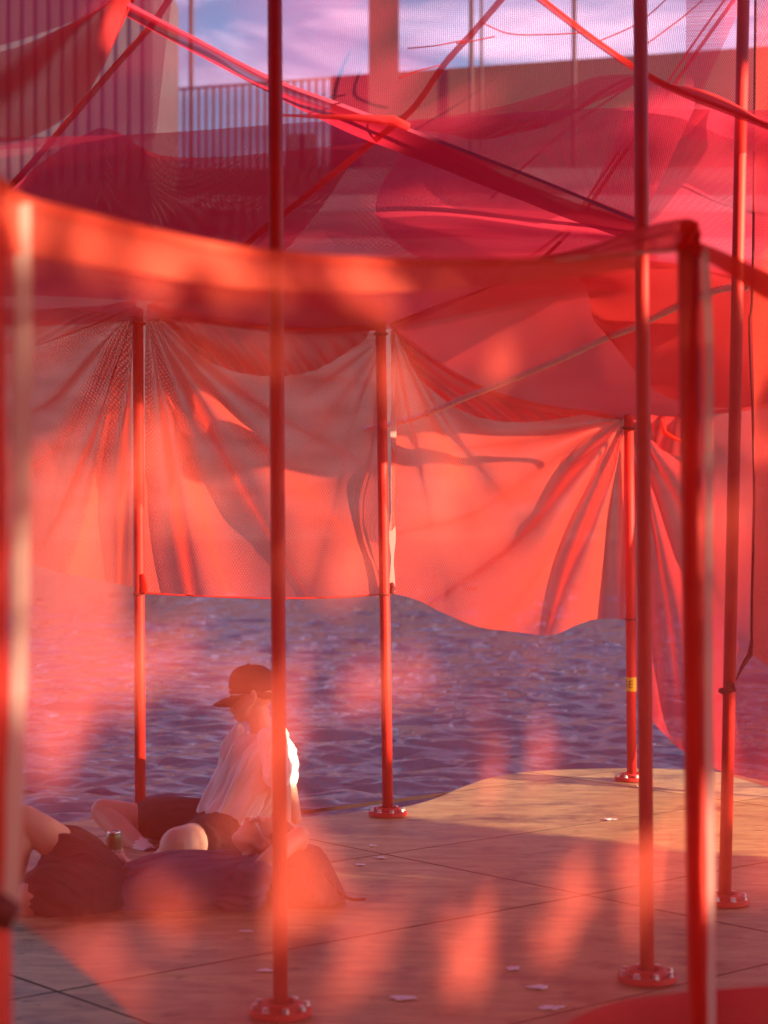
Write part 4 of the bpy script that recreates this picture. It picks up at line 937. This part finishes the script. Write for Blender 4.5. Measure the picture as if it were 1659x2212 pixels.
# ------------------------------------------------------------------ more pavilion mesh, added unseen round the camera to block sky light
def plane_sheet(name, a, b, c_, d_, mat, parent, n_=24, amp=.08):
    a, b, c_, d_ = map(Vector, (a, b, c_, d_)); V, uv = [], []
    nr = (b - a).cross(d_ - a).normalized()
    for j in range(n_):
        for i in range(n_):
            u, v = i / (n_ - 1), j / (n_ - 1); p = a.lerp(b, u).lerp(d_.lerp(c_, u), v)
            V.append(p + nr * (amp * noise.noise(p * 1.3) - .3 * amp * 16 * u * (1 - u) * v * (1 - v))); uv.append(((b - a).length * u, (d_ - a).length * v))
    return mesh(name, V, [(j * n_ + i, j * n_ + i + 1, (j + 1) * n_ + i + 1, (j + 1) * n_ + i) for j in range(n_ - 1) for i in range(n_ - 1)], mat, parent, uv=uv)
c = canopy('red mesh roof of the pavilion added above and behind the camera, out of frame, to block sky light')
for dz in (0, .25):
    plane_sheet('fabric', (-7, -6, 3.2 + dz), (4.2, -6, 3.2 + dz), (4.2, 6.2, 3.6 + dz), (-7, 6.2, 3.6 + dz), M['mesh_band'], c)
    plane_sheet('fabric', (-7, 6.2, 3.6 + dz), (-1.9, 6.2, 3.6 + dz), (-3.0, 10.5, 3.4 + dz), (-7, 10.5, 3.4 + dz), M['mesh_band'], c)
c = empty('mesh_curtain', (0, -4, 0)); tag(c, 'red mesh curtain added behind the camera, out of frame, to block sky light', 'curtain')
for dy in (0, .3):
    plane_sheet('fabric', (-6, -4 - dy, 3.3), (5, -4 - dy, 3.3), (5, -4 - dy, .1), (-6, -4 - dy, .1), M['mesh_band'], c)
c = empty('mesh_curtain', (-5, 0, 0)); tag(c, 'red mesh curtain added along the left side of the pavilion, out of frame, to block sky light', 'curtain')
plane_sheet('fabric', (-5, -4, 3.3), (-4.2, 7, 3.0), (-4.2, 7, .3), (-5, -4, .1), M['mesh_band'], c)

# ------------------------------------------------------------------ unseen leaf screens added at right to dapple the curtain and shade the deck
patches = [(375, 545, 115, 85, 0), (380, 620, 60, 60, 0), (840, 595, 105, 60, 0), (165, 1330, 115, 200, -15), (110, 1150, 110, 110, 0), (70, 1430, 80, 180, 0), (230, 1180, 60, 60, 0), (372, 1000, 70, 45, 0), (1000, 1010, 70, 85, 10), (652, 1845, 42, 85, 8),
           (690, 1775, 50, 40, 0), (440, 1950, 80, 42, 0), (1262, 1985, 46, 125, 22), (1062, 2110, 48, 95, 5), (1402, 1920, 26, 110, 0), (655, 1600, 60, 130, 0), (905, 1430, 90, 60, 30), (440, 1420, 110, 80, 0), (190, 2075, 130, 34, 18),
           (60, 480, 120, 60, 10), (210, 500, 120, 34, 12), (560, 590, 140, 44, 5), (700, 575, 120, 26, 4), (260, 590, 120, 24, 8), (95, 790, 80, 60, 0), (1525, 1790, 50, 130, 0), (48, 520, 50, 70, 0), (45, 1300, 50, 210, 0), (42, 1720, 40, 60, 0), (1532, 700, 20, 60, 0), (1532, 1180, 20, 90, 0), (270, 1290, 60, 40, 0), (100, 1000, 50, 60, 0), (560, 1740, 40, 50, 0), (480, 760, 60, 30, 10), (700, 1240, 60, 30, 0), (1250, 1420, 60, 30, 0), (1150, 1700, 70, 40, 0), (1490, 1010, 25, 60, 0), (620, 780, 60, 40, 0), (1180, 1060, 45, 60, 20), (40, 560, 60, 30, 0), (1030, 600, 60, 16, 0),
           (130, 650, 80, 24, 8), (880, 820, 60, 30, 10), (300, 2150, 60, 30, 0), (560, 1130, 40, 30, 0), (740, 1950, 60, 40, 0), (900, 1980, 40, 60, 20)]
hazes = [(880, 2040, 330, 130), (300, 980, 260, 190), (800, 1180, 300, 130), (120, 1640, 120, 120), (720, 1930, 150, 110), (1440, 1900, 110, 200), (780, 1480, 150, 100), (330, 2090, 260, 70), (1000, 800, 260, 100), (1150, 1600, 180, 110)]
p0 = U(50, 1500, 3.05); p1_ = U(1530, 1500, 4.3); nrm = (p1_ - p0).cross(Vector((0, 0, 1))).normalized()
def to_px(pt):
    """where the sun ray through pt meets the front curtain"""
    dn = S.dot(nrm)
    t_ = (pt - p0).dot(nrm) / dn; h = pt - S * t_
    return (CX + F * h.x / h.y, YH + 9 - F * (h.z - 1.6) / h.y) if h.y > .5 else (9999, 9999)
side = Vector((math.sin(R(SUN_AZ)), math.cos(R(SUN_AZ)), 0)); upv = S.cross(side)
if upv.z < 0: upv = -upv
ORG = S * 9.0
def sv(p): return (p.dot(side), p.dot(upv))
# gaps shaped into the added leaf screen: (photo column, row, distance, half width m, half height m) of what they let the sun reach
gaps = [(594, 130, 6.3, .10, .22), (1385, 600, 6.7, .10, .12), (330, 60, 7.4, .35, .16), (500, 140, 7.5, .3, .12), (900, 170, 7.5, .28, .22),
        (60, 280, 6.9, .5, .10), (150, 150, 6.95, .20, .16), (150, 380, 7.7, .6, .07), (1600, 420, 8.0, .15, .5), (1575, 1650, 8.0, .06, .3), (415, 1815, 8.9, .05, .05), (642, 1650, 9.3, .05, .16),
        (150, 1790, 8.3, .3, .05), (1600, 200, 8.0, .3, .12), (1300, 120, 7.5, .12, .1)]
gaps = [(*sv(U(x, y, Y)), rx, ry) for (x, y, Y, rx, ry) in gaps]
lr = random.Random(11)
def in_gap(pt):
    a, b_ = sv(pt)
    nz_ = noise.noise(Vector((a * 3.1, b_ * 3.1, 2.0)))
    if a < 4.75:
        x, y = to_px(pt)
        for (px_, py_, rx, ry, an) in patches:
            dx, dy = x - px_, y - py_
            if dx * dx + dy * dy > 4 * max(rx, ry) ** 2: continue
            ca, sa = math.cos(R(an)), math.sin(R(an))
            X_, Y_ = dx * ca + dy * sa, -dx * sa + dy * ca
            e_ = math.sqrt((X_ / rx) ** 2 + (Y_ / ry) ** 2) + .35 * noise.noise(Vector((x * .02, y * .02, 0)))
            if e_ < .9 or lr.random() > ((e_ - .9) / .8) ** 1.6: return True
        for (px_, py_, rx, ry) in hazes:
            e_ = math.sqrt(((x - px_) / rx) ** 2 + ((y - py_) / ry) ** 2) + .5 * noise.noise(Vector((x * .008, y * .008, 3)))
            if e_ < 1 and lr.random() < .84 * min(1, (1 - e_) * 2.2 + .55): return True
        return False
    for (ga, gb, rx, ry) in gaps:
        if ((a - ga) / rx) ** 2 + ((b_ - gb) / ry) ** 2 < 1 + .5 * nz_: return True
    if a > 9.0 and b_ < .74 + (a - 9.09) / 1.04 + .03 * nz_: return True
    if a > 8.5 and 1.30 + .05 * nz_ < b_ < 4.3 + .2 * nz_: return True
    if a > 8.05 + .25 * nz_: return 2.15 + .25 * nz_ < b_ < 4.3 + .2 * nz_
    return False
for (name_a, name_b, lab) in ((1.9, 5.4, 'added leaf screen out of frame to the right, gapped to dapple the front curtain'), (5.4, 9.65, 'added leaf screen out of frame to the right that shades the middle of the deck')):
    am = (name_a + name_b) / 2
    base = S * 9.0 + side * (am - (S * 9.0).dot(side)); tb = Vector((base.x, base.y, 0))
    leaf_gobo = empty('leaf_gobo', tb); tag(leaf_gobo, lab, 'leaf_gobo')
    V, Fc = [], []; cnt = int(7200 * (name_b - name_a))
    for i in range(cnt):
        a = lr.uniform(name_a, name_b); b_ = lr.uniform(-.3, 7.2); d_ = 9.0 + lr.uniform(-.5, .5)
        pt = side * a + upv * b_ + S * d_
        if pt.z < .05 or in_gap(pt): continue
        s_ = lr.uniform(.05, .085); n1 = (S * lr.choice((-1, 1)) + Vector((lr.gauss(0, .5), lr.gauss(0, .5), lr.gauss(0, .5)))).normalized(); t1 = n1.orthogonal().normalized(); t2 = n1.cross(t1)
        an = lr.uniform(0, 6.28); t1, t2 = t1 * math.cos(an) + t2 * math.sin(an), t2 * math.cos(an) - t1 * math.sin(an)
        k0 = len(V); V += [pt + t1 * s_ * 1.3, pt + t2 * s_ * .75, pt - t1 * s_ * 1.3, pt - t2 * s_ * .75]; Fc.append((k0, k0 + 1, k0 + 2, k0 + 3))
    o = mesh('gobo_leaves', V, Fc, M['leaf'], leaf_gobo, smooth=False); o['kind'] = 'stuff'
    tube('gobo_trunk', [tb, tb + Vector((.05, 0, .9)), tb + Vector((0, .05, 2.2)), tb + Vector((.1, 0, 4.6))], [.15, .12, .10, .03], M['bark'], leaf_gobo, 12)
finish_bodies()
